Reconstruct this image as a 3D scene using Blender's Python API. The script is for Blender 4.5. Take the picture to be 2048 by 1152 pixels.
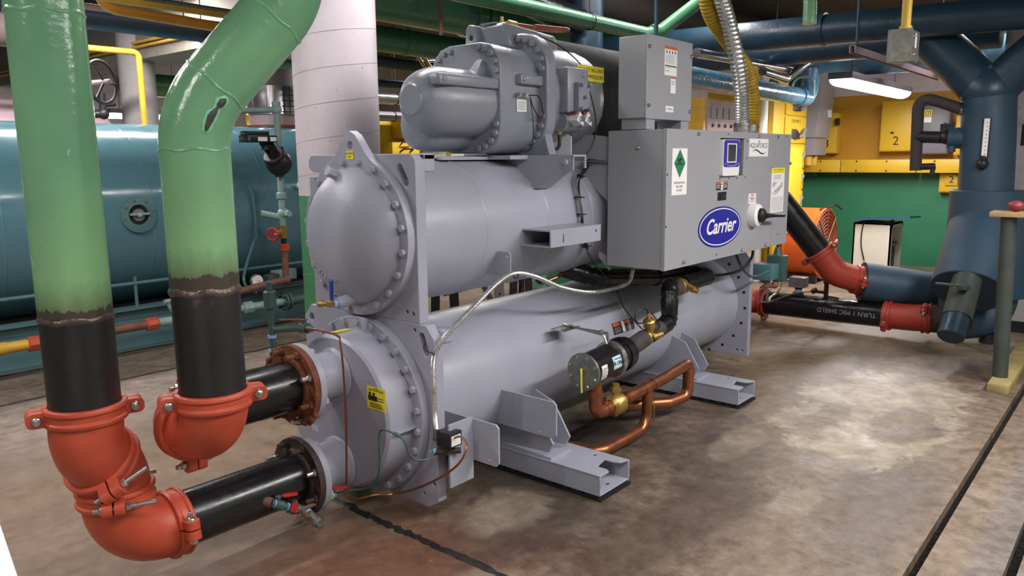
import bpy, bmesh, math, random
from mathutils import Vector as V, Matrix as MX, noise as NZ
random.seed(7)
PI = math.pi
sc = bpy.context.scene
for o in list(bpy.data.objects): bpy.data.objects.remove(o)

# ---------------------------------------------------------------- camera
cam = bpy.data.cameras.new('camera'); camo = bpy.data.objects.new('camera', cam); sc.collection.objects.link(camo)
cam.sensor_width = 36; cam.lens = 1546.3 / 2048 * 36; cam.clip_start = .02; cam.clip_end = 200
def cam_axes(yaw, pitch, roll):
    yaw, pitch, roll = map(math.radians, (yaw, pitch, roll))
    f = V((math.cos(yaw)*math.cos(pitch), math.sin(yaw)*math.cos(pitch), -math.sin(pitch)))
    r = V((math.sin(yaw), -math.cos(yaw), 0)); d = f.cross(r)
    return r*math.cos(roll)+d*math.sin(roll), -r*math.sin(roll)+d*math.cos(roll), f
r_, d_, f_ = cam_axes(40.0, 9.517, .489)
camo.matrix_world = MX(((r_.x, -d_.x, -f_.x, 0), (r_.y, -d_.y, -f_.y, 0), (r_.z, -d_.z, -f_.z, 1.55), (0, 0, 0, 1)))
sc.camera = camo

# ---------------------------------------------------------------- world, exposure, lights
wd = bpy.data.worlds.new('world'); sc.world = wd; wd.use_nodes = True
wd.node_tree.nodes['Background'].inputs[0].default_value = (.80, .86, 1, 1)
wd.node_tree.nodes['Background'].inputs[1].default_value = .02
sc.view_settings.view_transform = 'Standard'; sc.view_settings.look = 'None'
sc.view_settings.exposure = 0.45; sc.view_settings.gamma = 1; sc.view_settings.use_curve_mapping = False
LAMP_COL = (1, .95, .93)
def area(loc, size, power, rot=(0, 0, 0), col=LAMP_COL, name='tube_light'):
    l = bpy.data.lights.new(name, 'AREA'); l.shape = 'RECTANGLE'; l.size, l.size_y = size; l.energy = power; l.color = col
    o = bpy.data.objects.new(name, l); o.location = loc; o.rotation_euler = rot; sc.collection.objects.link(o)
    return o
# out-of-frame strip lights, most added as fill, the row set by the boiler's highlight: (x, y, z of the luminaire, length, width, watts)
UNSEEN_STRIPS = [(1.6, .2, 2.75, 2.4, .16, 40), (4.3, -.6, 2.75, 2.4, .16, 115), (-1.2, 2.2, 2.85, 2.4, .16, 22),
         (3.5, 3.32, 3.27, 2.3, .16, 28), (6.1, 3.32, 3.27, 2.3, .16, 24), (.4, 4.7, 3.2, 2.4, .16, 62), (3.0, 7.8, 3.3, 2.4, .16, 105), (9.2, 1.1, 3.33, 2.4, .16, 45)]
for (x, y, z, L, w_, p_) in UNSEEN_STRIPS: area((x, y, z-.09), (L, w_), p_)
area((9.5, 2.6, 2.24), (2.3, .2), 75)
area((6.9, 11.0, 2.24), (1.5, .2), 90)
area((8.6, 7.6, 3.2), (2.3, .2), 90)  # added fill for the back area, no fixture hangs here

# ---------------------------------------------------------------- materials
def lin(h):
    h = h.lstrip('#'); c = [int(h[i:i+2], 16)/255 for i in (0, 2, 4)]
    return tuple(x/12.92 if x <= .04045 else ((x+.055)/1.055)**2.4 for x in c) + (1,)
class NT:
    def __init__(s, name):
        s.m = bpy.data.materials.new(name); s.m.use_nodes = True; s.t = s.m.node_tree; s.n = s.t.nodes; s.l = s.t.links
        s.b = s.n['Principled BSDF']; s.tc = None
    def co(s, kind='Object'):
        if not s.tc: s.tc = s.n.new('ShaderNodeTexCoord')
        return s.tc.outputs[kind]
    def set(s, sock, v):
        if hasattr(v, 'is_output') or hasattr(v, 'links'): s.l.new(v, sock)
        else: sock.default_value = v
    def noise(s, scale, det=4, rough=.55, dist=0, vec=None, stretch=None):
        n = s.n.new('ShaderNodeTexNoise'); n.inputs['Scale'].default_value = scale; n.inputs['Detail'].default_value = det
        n.inputs['Roughness'].default_value = rough; n.inputs['Distortion'].default_value = dist
        v = vec or s.co()
        if stretch:
            mp = s.n.new('ShaderNodeMapping'); mp.inputs['Scale'].default_value = stretch; s.l.new(v, mp.inputs[0]); v = mp.outputs[0]
        s.l.new(v, n.inputs['Vector']); return n.outputs['Fac']
    def ramp(s, fac, *stops):
        r = s.n.new('ShaderNodeValToRGB'); e = r.color_ramp.elements
        while len(e) < len(stops): e.new(.5)
        for k, (p, c) in zip(e, stops): k.position = p; k.color = c if isinstance(c, tuple) else (c, c, c, 1)
        s.l.new(fac, r.inputs[0]); return r.outputs['Color']
    def mix(s, fac, a, b, mode='MIX'):
        m = s.n.new('ShaderNodeMix'); m.data_type = 'RGBA'; m.blend_type = mode
        s.set(m.inputs[0], fac)
        for i, v in ((6, a), (7, b)): s.set(m.inputs[i], (v, v, v, 1) if isinstance(v, float) else v)
        return m.outputs[2]
    def math(s, op, a, b=0.0):
        m = s.n.new('ShaderNodeMath'); m.operation = op; s.set(m.inputs[0], a); s.set(m.inputs[1], b); return m.outputs[0]
    def sep(s, kind='Object'):
        x = s.n.new('ShaderNodeSeparateXYZ'); s.l.new(s.co(kind), x.inputs[0]); return x.outputs
    def out(s, col, rough, metal=0, bump=None, bstr=.1, bdist=.01, spec=.5):
        s.set(s.b.inputs['Base Color'], col); s.set(s.b.inputs['Roughness'], rough); s.set(s.b.inputs['Metallic'], metal)
        s.b.inputs['Specular IOR Level'].default_value = spec
        if bump is not None:
            b = s.n.new('ShaderNodeBump'); b.inputs['Strength'].default_value = bstr; b.inputs['Distance'].default_value = bdist
            s.l.new(bump, b.inputs['Height']); s.l.new(b.outputs[0], s.b.inputs['Normal'])
        return s.m
def mul(c, k): return tuple(min(1, x*k) for x in c[:3]) + (1,)
def paint(name, hx, rough=.4, metal=0, var=.1, scale=6, bump=0, bscale=40, dirt=None, damt=.3, spec=.5):
    t = NT(name); c = lin(hx)
    col = t.ramp(t.noise(scale, 5), (.3, mul(c, 1-var)), (.7, mul(c, 1+var)))
    if dirt: col = t.mix(t.ramp(t.noise(scale*.6+2, 8, .68, .6), (.56, 0.0), (.56+.25, damt)), col, lin(dirt))
    rg = t.ramp(t.noise(scale*1.7, 4), (.3, max(.02, rough-.07)), (.7, min(1, rough+.07)))
    return t.out(col, rg, metal, t.noise(bscale, 3) if bump else None, bump, .01, spec)
def emit(name, hx, k):
    t = NT(name); t.b.inputs['Base Color'].default_value = (0.8, .8, .8, 1)
    t.b.inputs['Emission Color'].default_value = lin(hx); t.b.inputs['Emission Strength'].default_value = k
    return t.m
M = {}
M['chiller'] = paint('chiller_grey_paint', 'a0a2b0', .36, 0, .05, 4, .05, 120, '7d786f', .16)
M['comp'] = paint('compressor_grey_paint', '868a95', .31, 0, .05, 5, .10, 160)
M['cabinet'] = paint('cabinet_grey_powder_coat', '97989e', .5, 0, .02, 3, .05, 500)
M['plate'] = paint('end_plate_grey_paint', 'a1a1b1', .42, 0, .06, 5, .08, 90, '85807b', .15)
M['steel'] = paint('zinc_bolt_steel', 'b9b7b2', .3, .9, .15, 20)
M['galv'] = paint('galvanised_steel', '8f9089', .42, .75, .25, 28, .03, 60)
M['black_pipe'] = paint('black_steel_pipe', '161518', .26, 0, .3, 9, .03, 60, '4a3f36', .18)
M['red'] = paint('red_oxide_fitting_paint', 'bf4f36', .42, 0, .10, 7, .08, 120, '7d2c20', .35)
M['red2'] = paint('dark_red_fitting_paint', 'a33a2c', .42, 0, .10, 7, .08, 120)
M['rust'] = paint('rusted_flange', '6f3d28', .75, .1, .3, 18, .5, 60, 'a3512a', .7)
M['rust_dark'] = paint('dark_rusted_flange', '3c302b', .65, .2, .3, 18, .5, 60, '6b4330', .5)
M['flange'] = paint('grey_flange_paint', '9a9aa6', .5, 0, .06, 8)
M['copper'] = paint('copper_tube', 'a5684a', .36, .9, .18, 9, 0, 0, '6b3b26', .5)
M['brass'] = paint('cast_brass', 'b89a5a', .38, .85, .15, 14, .2, 120)
M['foam'] = paint('black_foam_insulation', '3d3736', .75, 0, .15, 12, .15, 150)
M['tape'] = paint('black_tape', '131315', .28, 0, .2, 14, .3, 25)
M['blackp'] = paint('black_plastic', '17171a', .45, 0, .1, 10)
M['cable'] = paint('black_cable', '18181b', .5, 0, .1, 10)
M['cable_grey'] = paint('grey_cable', '6b6a6c', .5, 0, .1, 10)
M['white'] = paint('white_print_stock', 'eceaea', .5, 0, .02, 5)
M['yellow_label'] = paint('yellow_label', 'efe02c', .5, 0, .02, 5)
M['ink'] = paint('black_ink', '1c1c1c', .6, 0, .0, 5)
M['grey_ink'] = paint('grey_print', '8d8d90', .6, 0, .0, 5)
M['orange_ink'] = paint('orange_print', 'd0582f', .6, 0, .0, 5)
M['green_ink'] = paint('green_print', '1f7a4a', .6, 0, .0, 5)
M['blue_ink'] = paint('blue_badge_enamel', '1f2391', .35, 0, .0, 5)
M['sky_label'] = paint('pale_blue_label', 'bfe0ee', .5, 0, .02, 5)
M['screen'] = paint('dark_display_glass', '3c3c46', .12, 0, .02, 5)
M['purple'] = paint('violet_display_bezel', '3a349a', .35, 0, .02, 5)
M['whitep'] = paint('white_plastic', 'e4e3e6', .4, 0, .02, 5)
M['conduit'] = paint('spiral_metal_conduit', 'c9c8c4', .28, .8, .15, 30)
M['conduit_y'] = paint('yellow_spiral_conduit', 'ab8a1e', .5, .1, .2, 18, 0, 0, '5b4a18', .5)
M['boiler'] = paint('boiler_blue_grey_enamel', '557d89', .17, 0, .04, 2, .02, 30)
M['boiler2'] = paint('boiler_frame_paint', '55757a', .45, 0, .08, 4, .1, 60)
M['teal'] = paint('pale_teal_pipe_paint', '8aa6a3', .4, 0, .12, 12, .1, 90)
M['dteal'] = paint('dark_green_valve_paint', '3f5a55', .45, 0, .15, 14, .2, 90)
M['rustpipe'] = paint('rusty_brown_pipe', '7d5548', .6, .1, .2, 12, .2, 90)
M['yellow'] = paint('yellow_cabinet_paint', 'd3ab2c', .45, 0, .05, 3)
M['yellow2'] = paint('yellow_pipe_paint', 'cfa33a', .4, 0, .12, 6, .1, 60, '6e5520', .4)
M['orangep'] = paint('orange_yellow_pipe_paint', 'd99a3c', .4, 0, .12, 6, .1, 60)
M['ochre'] = paint('ochre_wall_paint', 'b98a22', .55, 0, .06, 2)
M['green_big'] = paint('green_gloss_pipe_paint', '467d5b', .25, 0, .10, 3, .12, 60, '2b4a38', .25)
M['bluepipe'] = paint('blue_lagging_paint', '233c4d', .38, 0, .14, 4, .25, 30, '141b22', .45)
M['blue_bright'] = paint('glossy_blue_lagging', '557f9b', .2, 0, .25, 7, .5, 22, '5a544e', .5)
M['blue_foam'] = paint('blue_sheet_foam', '2b4558', .55, 0, .10, 3, .1, 60, '20262c', .35)
M['orange'] = paint('orange_drum_paint', 'd55f26', .38, 0, .06, 4)
M['cream'] = paint('cream_enamel', 'd9d4c6', .45, 0, .04, 4, 0, 0, '8e8473', .25)
M['dark'] = paint('dark_recess', '0f0f12', .8, 0, .1, 5)
M['iron'] = paint('black_cast_iron', '2a262c', .4, .2, .15, 14, .2, 90)
M['redv'] = paint('red_handle_vinyl', 'bf1d24', .35, 0, .03, 5)
M['bluev'] = paint('blue_handle_vinyl', '1b3f97', .4, 0, .03, 5)
M['ptfe'] = paint('blue_thread_tape', '8fb4ea', .5, 0, .05, 5)
M['wood'] = paint('weathered_timber', 'a78a62', .7, 0, .2, 8, .2, 40)
M['wood_y'] = paint('yellowed_timber', '9c8b5c', .7, 0, .2, 8, .2, 40)
M['pole'] = paint('grey_green_pole_paint', '3f4642', .55, 0, .15, 8, .1, 60)
M['chrome'] = paint('bright_jacket_metal', 'c9c6cc', .18, .95, .06, 5)
M['stack'] = paint('pink_grey_stack', 'a78f95', .5, 0, .12, 5, .1, 40, '6e4a42', .5)
M['greyp'] = paint('grey_enclosure_paint', '77767d', .45, 0, .04, 4)
M['silverp'] = paint('silver_enclosure_paint', 'a9a8ae', .35, .3, .04, 4)
M['olive'] = paint('olive_pipe_paint', '9a8f5a', .45, 0, .06, 4)
M['tubeglow'] = emit('fluorescent_glow', 'fffaf8', 9)
M['redspot'] = paint('red_stone', '7d2c30', .5, 0, .2, 12)
M['bluefold'] = paint('blue_folder', '2c4378', .5, 0, .04, 5)
M['separator'] = paint('black_separator_lagging', '0f0f11', .8, 0, .15, 12, .15, 150)
M['grille'] = paint('dusty_grille_wire', '7a655c', .6, .3, .2, 10)

def m_floor():
    t = NT('stained_concrete_floor'); s = t.sep()
    n1 = t.noise(.8, 9, .66, .5); n2 = t.noise(3.2, 9, .7, .6); n3 = t.noise(13, 8, .72)
    base = t.ramp(n1, (.34, lin('55483f')), (.48, lin('6d5c4e')), (.56, lin('7f6e5d')), (.70, lin('97866f')))
    base = t.mix(.52, base, t.ramp(n2, (.36, lin('4b3f37')), (.5, lin('74634f')), (.64, lin('a08d78'))))
    base = t.mix(.40, base, t.ramp(n3, (.35, lin('43382f')), (.65, lin('b3a18c'))))
    warp = t.math('MULTIPLY', t.math('SUBTRACT', t.noise(2.4, 9, .68, .8), .5), 2.2)
    def blob(cx, cy, rx, ry, soft=.6):
        a = t.math('DIVIDE', t.math('SUBTRACT', s[0], cx), rx); b = t.math('DIVIDE', t.math('SUBTRACT', s[1], cy), ry)
        d = t.math('SQRT', t.math('ADD', t.math('MULTIPLY', a, a), t.math('MULTIPLY', b, b)))
        return t.ramp(t.math('ADD', d, warp), (max(0, 1-soft), 1.0), (1.0, 0.0))
    def stain(k, col, *a):
        nonlocal base
        base = t.mix(t.math('MULTIPLY', blob(*a), k), base, lin(col) if isinstance(col, str) else col)
    stain(.55, '80492f', 1.75, 2.15, .9, .7); stain(.35, '9a6a45', 1.6, 1.75, .5, .35); stain(.5, 'b0947f', 1.7, 3.7, 1.8, 1.5)
    stain(.75, '2f2a27', 3.35, 2.35, 1.3, .45); stain(.65, '352e2a', 2.6, 1.95, .8, .35); stain(.5, '3f362f', 3.7, 1.75, .8, .45); stain(.55, '473829', 5.9, 1.75, .9, .3)
    stain(.6, '4a3a30', 2.9, 1.45, 1.0, .3); stain(.45, '51454a', 6.4, .95, .6, .4); stain(.55, '4f3d2e', 4.6, 2.0, .5, .18); stain(.5, '453f3a', 3.7, .85, .9, .3)
    pc = t.ramp(t.noise(6, 9, .72, .4), (.34, lin('857763')), (.5, lin('a89a84')), (.66, lin('cdc0aa')))
    isl = t.math('SUBTRACT', 1.0, t.math('MAXIMUM', blob(4.75, 1.02, .34, .2, .25), blob(4.62, 1.42, .42, .13, .25)))
    stain_f = t.math('MULTIPLY', t.math('MULTIPLY', blob(4.95, 1.2, 1.05, .52, .18), isl), .8)
    base = t.mix(stain_f, base, pc)
    stain(.5, pc, 2.45, 2.1, .28, .2, .3); stain(.5, pc, 3.9, 1.65, .35, .14, .3); stain(.4, pc, 1.9, 1.75, .2, .14, .3); stain(.4, pc, 3.35, 1.15, .3, .1, .3); stain(.35, pc, 6.6, 1.9, .8, .22, .4)
    strip = t.ramp(s[1], (.40, 1.0), (.47, 0.0))
    base = t.mix(t.math('MULTIPLY', strip, .75), base, t.ramp(n3, (.3, lin('56504c')), (.7, lin('8d8580'))))
    base = t.mix(t.ramp(t.noise(60, 3, .7), (.68, 0.0), (.72, .6)), base, lin('cabfae'))
    base = t.mix(t.ramp(t.noise(19, 6, .75), (.30, .6), (.36, 0.0)), base, lin('352c26'))
    base = t.mix(1.0, base, (.80, .79, .80, 1), 'MULTIPLY')
    rg = t.ramp(n2, (.35, .30), (.65, .58))
    return t.out(base, rg, 0, n3, .2, .02)
M['floor'] = m_floor()
def m_concrete(name, a, b, dirt, line=0):
    t = NT(name)
    base = t.ramp(t.noise(1.4, 8, .65), (.3, lin(a)), (.7, lin(b)))
    base = t.mix(t.ramp(t.noise(2.2, 8, .7, .4), (.52, 0.0), (.75, .6)), base, lin(dirt))
    base = t.mix(t.ramp(t.noise(30, 3, .6), (.72, 0.0), (.76, .7)), base, lin('3b3436'))
    return t.out(base, .75, 0, t.noise(18, 6), .15, .02)
M['concrete'] = m_concrete('bare_concrete', '8f8a88', 'aba5a4', '5a5450')
M['ceiling'] = m_concrete('dark_ceiling_concrete', '3a3838', '55514f', '1d1c1c')
M['beamc'] = m_concrete('beam_concrete', '7d766d', '9a948b', '5a534b')
M['whitewall'] = m_concrete('whitewashed_wall', 'c9c3c6', 'dbd6d6', 'a39b9b')
def m_twotone(name, lo, hi, z, mid=None, z2=0):
    t = NT(name); s = t.sep()
    w = t.math('MULTIPLY', t.math('SUBTRACT', t.noise(14, 4), .5), .012)
    zz = t.math('ADD', s[2], w)
    vary = t.ramp(t.noise(2.2, 7, .65), (.3, .80), (.7, 1.0))
    col = t.mix(t.math('GREATER_THAN', zz, z), lin(lo), lin(hi))
    if mid: col = t.mix(t.math('GREATER_THAN', zz, z2), col, lin(mid))
    col = t.mix(1.0, col, vary, 'MULTIPLY')
    col = t.mix(t.ramp(t.noise(26, 3, .6), (.70, 0.0), (.74, .7)), col, lin('4a4145'))
    return t.out(col, t.ramp(t.noise(3, 4), (.3, .40), (.7, .6)), 0, t.noise(30, 4), .08, .02)
M['column'] = m_twotone('column_paint', '4b8a5e', 'd0c6cd', 1.325)
M['wall_far'] = m_twotone('far_wall_paint', '2f7a58', 'c08d22', 1.47, 'cfc6cb', 2.40)
M['green_dado'] = paint('pale_green_dado', '5cae86', .5, 0, .05, 3)
M['wall_back'] = m_twotone('back_wall_paint', '3f9a6c', 'd8d4d6', 1.1)
def m_riser(name, zt, zw):
    t = NT(name); s = t.sep()
    jag = t.math('MULTIPLY', t.math('SUBTRACT', t.noise(24, 7, .75, 0, None, (1, 1, .5)), .5), .10)
    z = t.math('ADD', s[2], jag)
    g = t.ramp(t.noise(3, 6), (.3, lin('639472')), (.7, lin('77a97e')))
    g = t.mix(t.ramp(t.math('SUBTRACT', s[2], zt), (.05, .55), (.45, 0.0)), g, lin('97bf84'))
    chip = t.ramp(t.noise(7.5, 5, .6, .5), (.69, 0.0), (.71, 1.0))
    g = t.mix(t.math('MULTIPLY', chip, .8), g, lin('8fd0a8'))
    g = t.mix(t.ramp(t.noise(12, 5, .7), (.70, 0.0), (.76, .7)), g, lin('565a48'))
    blk = t.ramp(t.noise(9, 7, .7, .3, None, (1, 1, .45)), (.35, lin('1b1a1c')), (.62, lin('2a2727')), (.78, lin('6a5a4c')))
    burn = t.ramp(t.math('SUBTRACT', z, zw), (.0, 1.0), (max(.01, zt-zw)*.8, .9), (max(.01, zt-zw)+.10, 0.0))
    col = t.mix(t.math('GREATER_THAN', z, zt), blk, g)
    scorch = t.math('MULTIPLY', burn, t.math('GREATER_THAN', s[2], zw))
    col = t.mix(t.math('MULTIPLY', scorch, .8), col, lin('4d4238'))
    rg = t.mix(t.math('GREATER_THAN', z, zt), .40, .17)
    return t.out(col, rg, 0, t.noise(45, 4), .14, .012)
M['riser1'] = m_riser('left_riser_coat', 1.085, 1.043)
M['riser2'] = m_riser('right_riser_coat', 1.185, 1.12)

# ---------------------------------------------------------------- mesh helpers
COL = sc.collection
WM = {}                                     # base point of things that are Empties
def link(o, parent=None):
    COL.objects.link(o)
    if parent:
        o.parent = parent
        if parent.name in WM: o.matrix_parent_inverse = MX.Translation(-V(WM[parent.name]))
    return o
def tag(o, label=None, cat=None, group=None, kind=None):
    if label: o['label'] = label
    if cat: o['category'] = cat
    if group: o['group'] = group
    if kind: o['kind'] = kind
    return o
def thing(name, loc, label, cat, group=None):
    o = bpy.data.objects.new(name, None); o.empty_display_size = .1; COL.objects.link(o); o.location = loc; WM[o.name] = tuple(loc)
    return tag(o, label, cat, group)
def axm(p, z, xh=None):
    """matrix whose local z runs along z, placed at p"""
    z = V(z).normalized(); h = V(xh) if xh is not None else (V((0, 0, 1)) if abs(z.z) < .9 else V((1, 0, 0)))
    y = z.cross(h).normalized(); x = y.cross(z)
    return MX(((x.x, y.x, z.x, p[0]), (x.y, y.y, z.y, p[1]), (x.z, y.z, z.z, p[2]), (0, 0, 0, 1)))
class MB:
    def __init__(s): s.bm = bmesh.new()
    def faces(s, vs, fs, m=None):
        vv = [s.bm.verts.new(m @ V(v) if m else V(v)) for v in vs]
        for f in fs:
            try: s.bm.faces.new([vv[i] for i in f])
            except ValueError: pass
        return s
    def box(s, lo, hi, m=None, bev=0):
        x0, y0, z0 = lo; x1, y1, z1 = hi
        b2 = bmesh.new(); bmesh.ops.create_cube(b2, size=1)
        for v in b2.verts: v.co = V(((x0+x1)/2+v.co.x*(x1-x0), (y0+y1)/2+v.co.y*(y1-y0), (z0+z1)/2+v.co.z*(z1-z0)))
        if bev: bmesh.ops.bevel(b2, geom=b2.edges[:], offset=bev, segments=2, affect='EDGES', profile=.5)
        return s.add(b2, m)
    def add(s, b2, m=None):
        if m: bmesh.ops.transform(b2, matrix=m, verts=b2.verts)
        tmp = bpy.data.meshes.new('tmp'); b2.to_mesh(tmp); b2.free(); s.bm.from_mesh(tmp); bpy.data.meshes.remove(tmp); return s
    def lathe(s, prof, m, seg=32, a0=0, a1=2*PI):
        """prof: (r, z) pairs turned about local z of m"""
        full = abs(a1-a0-2*PI) < 1e-6; n = seg if full else seg+1; rows = []
        for r, z in prof:
            if r < 1e-6: rows.append([s.bm.verts.new(m @ V((0, 0, z)))]*n)
            else: rows.append([s.bm.verts.new(m @ V((r*math.cos(a0+(a1-a0)*i/seg), r*math.sin(a0+(a1-a0)*i/seg), z))) for i in range(n)])
        for a, b in zip(rows, rows[1:]):
            for i in range(seg):
                j = (i+1) % n; q = [a[i], a[j], b[j], b[i]]; q = [v for k, v in enumerate(q) if v not in q[:k]]
                if len(q) > 2:
                    try: s.bm.faces.new(q)
                    except ValueError: pass
        if not full:
            for k in (0, -1):
                c = [r[k] for r in rows]; c = [v for i, v in enumerate(c) if v not in c[:i]]
                try: s.bm.faces.new(c)
                except ValueError: pass
        return s
    def cyl(s, p0, p1, r, r1=None, seg=24, bev=0):
        p0, p1 = V(p0), V(p1); L = (p1-p0).length; r1 = r if r1 is None else r1
        pr = [(0, 0), (r, 0), (r1, L), (0, L)] if not bev else [(0, 0), (r-bev, 0), (r, bev), (r1, L-bev), (r1-bev, L), (0, L)]
        return s.lathe(pr, axm(p0, p1-p0), seg)
    def ring(s, p, ax, r0, r1, h, seg=32):
        return s.lathe([(r0, 0), (r1, 0), (r1, h), (r0, h), (r0, 0)], axm(p, ax), seg)
    def tube(s, pts, r, seg=12, caps=True, rfun=None):
        pts = [V(p) for p in pts]; n = len(pts); rows = []; up = None
        for i, p in enumerate(pts):
            d = ((pts[min(i+1, n-1)]-pts[max(i-1, 0)])).normalized()
            if up is None: up = V((0, 0, 1)) if abs(d.z) < .9 else V((1, 0, 0))
            x = d.cross(up).normalized(); up = x.cross(d).normalized()
            rr = rfun(i) if rfun else r
            rows.append([s.bm.verts.new(p+(x*math.cos(2*PI*k/seg)+up*math.sin(2*PI*k/seg))*rr) for k in range(seg)])
        for a, b in zip(rows, rows[1:]):
            for k in range(seg): s.bm.faces.new([a[k], a[(k+1) % seg], b[(k+1) % seg], b[k]])
        if caps: s.bm.faces.new(rows[0]); s.bm.faces.new(rows[-1])
        return s
    def plate(s, outer, holes, t, m):
        """flat outline (x, y) with holes, thickness t along local z"""
        b2 = bmesh.new(); es = []
        for lp in [outer]+list(holes):
            vv = [b2.verts.new((x, y, 0)) for x, y in lp]
            es += [b2.edges.new((vv[i], vv[(i+1) % len(vv)])) for i in range(len(vv))]
        bmesh.ops.triangle_fill(b2, use_beauty=True, use_dissolve=False, edges=es)
        g = bmesh.ops.extrude_face_region(b2, geom=b2.faces[:])
        bmesh.ops.translate(b2, verts=[v for v in g['geom'] if isinstance(v, bmesh.types.BMVert)], vec=(0, 0, t))
        return s.add(b2, m)
    def loft(s, loops, caps=True):
        rows = [[s.bm.verts.new(V(p)) for p in lp] for lp in loops]; n = len(rows[0])
        for a, b in zip(rows, rows[1:]):
            for k in range(n): s.bm.faces.new([a[k], a[(k+1) % n], b[(k+1) % n], b[k]])
        if caps: s.bm.faces.new(rows[0]); s.bm.faces.new(rows[-1])
        return s
    def sphere(s, c, r, seg=20, sq=(1, 1, 1)):
        b2 = bmesh.new(); bmesh.ops.create_uvsphere(b2, u_segments=seg, v_segments=seg//2, radius=r)
        for v in b2.verts: v.co = V((v.co.x*sq[0]+c[0], v.co.y*sq[1]+c[1], v.co.z*sq[2]+c[2]))
        return s.add(b2)
    def build(s, name, mat, parent=None, smooth=35, bev=0):
        bmesh.ops.remove_doubles(s.bm, verts=s.bm.verts[:], dist=1e-5)
        bmesh.ops.recalc_face_normals(s.bm, faces=s.bm.faces[:])
        me = bpy.data.meshes.new(name); s.bm.to_mesh(me); s.bm.free()
        if mat: me.materials.append(M[mat] if isinstance(mat, str) else mat)
        if smooth:
            for p in me.polygons: p.use_smooth = True
            me.set_sharp_from_angle(angle=math.radians(smooth))
        o = bpy.data.objects.new(name, me); link(o, parent)
        if bev:
            b = o.modifiers.new('bevel', 'BEVEL'); b.width = bev; b.segments = 2; b.limit_method = 'ANGLE'; b.angle_limit = math.radians(40)
        return o
def cr(pts, n=8):
    """smooth curve through points"""
    P = [V(p) for p in pts]; P = [P[0]*2-P[1]]+P+[P[-1]*2-P[-2]]; out = []
    for i in range(1, len(P)-2):
        a, b, c, d = P[i-1:i+3]
        for k in range(n):
            t = k/n; out.append(.5*((2*b)+(c-a)*t+(2*a-5*b+4*c-d)*t*t+(3*b-a-3*c+d)*t**3))
    return out+[P[-2]]
def fil(pts, R, n=8):
    """polyline with filleted corners; R one radius or one per inner point"""
    P = [V(p) for p in pts]; out = [P[0]]
    for i in range(1, len(P)-1):
        r = R[i-1] if isinstance(R, (list, tuple)) else R
        a = (P[i-1]-P[i]).normalized(); b = (P[i+1]-P[i]).normalized(); ang = a.angle(b)
        if r <= 0 or ang > PI-.01: out.append(P[i]); continue
        tl = min(r/math.tan(ang/2), .499*min((P[i-1]-P[i]).length, (P[i+1]-P[i]).length) if False else 1e9)
        c = P[i]+(a+b).normalized()*(r/math.sin(ang/2)); s0 = P[i]+a*tl; s1 = P[i]+b*tl
        u = s0-c; w = s1-c; th = u.angle(w); ax = u.cross(w).normalized()
        for k in range(n+1): out.append(c+MX.Rotation(th*k/n, 3, ax) @ u)
    return out+[P[-1]]
MESH = {}
def put(name, key, maker, p, ax, parent, mat=None, xh=None, roll=None):
    """a small piece (bolt, screw...) sharing one mesh; local z along ax"""
    if key not in MESH:
        o = maker().build(name, mat, parent); MESH[key] = o.data
    else: o = bpy.data.objects.new(name, MESH[key]); link(o, parent)
    m = axm(p, ax, xh)
    if roll: m = m @ MX.Rotation(roll, 4, 'Z')
    o.matrix_basis = m
    return o
def hexb(r=.014, h=.012, sh=.0):
    def f():
        b = MB(); b.lathe([(0, 0), (r, 0), (r, h*.85), (r*.86, h), (0, h)], MX(), 6)
        if sh: b.cyl((0, 0, h), (0, 0, h+sh), r*.55, seg=10)
        return b
    return f
def domeb(r, h):
    return lambda: MB().lathe([(r, 0), (r, h*.35), (r*.8, h*.75), (r*.4, h*.97), (0, h)], MX(), 14)
def text(s, size, m, mat, name, parent, shear=0, ext=.0004, align='CENTER', sx=1, space=1, off=0):
    cu = bpy.data.curves.new('txt', 'FONT'); cu.body = s; cu.size = size; cu.shear = shear; cu.extrude = ext; cu.align_x = align; cu.align_y = 'CENTER'
    cu.resolution_u = 3; cu.space_character = space; cu.offset = off
    tmp = bpy.data.objects.new('txt', cu); COL.objects.link(tmp)
    me = bpy.data.meshes.new_from_object(tmp.evaluated_get(bpy.context.evaluated_depsgraph_get()))
    bpy.data.objects.remove(tmp); bpy.data.curves.remove(cu)
    me.name = name; me.materials.clear(); me.materials.append(M[mat]); me.transform(m @ MX.Diagonal((sx, 1, 1, 1)))
    o = bpy.data.objects.new(name, me); return link(o, parent)
def fm(p, n, up=(0, 0, 1)):
    """frame on a face: local x right, y up, z out along n"""
    n = V(n).normalized(); y = (V(up)-n*V(up).dot(n)).normalized(); x = y.cross(n)
    return MX(((x.x, y.x, n.x, p[0]), (x.y, y.y, n.y, p[1]), (x.z, y.z, n.z, p[2]), (0, 0, 0, 1)))
def sheet(name, m, w, h, mat, parent, t=.0012, label=None):
    o = MB().box((-w/2, -h/2, 0), (w/2, h/2, t), m).build(name, mat, parent, 0)
    return tag(o, label)
def lines(m, x0, x1, ys, th, mat, parent, name='printed_lines', z=.0013, rag=.25, kind=True):
    b = MB()
    for y in ys: b.box((x0, y-th/2, z), (x1-(x1-x0)*rag*random.random(), y+th/2, z+.0004), m)
    return b.build(name, mat, parent, 0)
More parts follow.
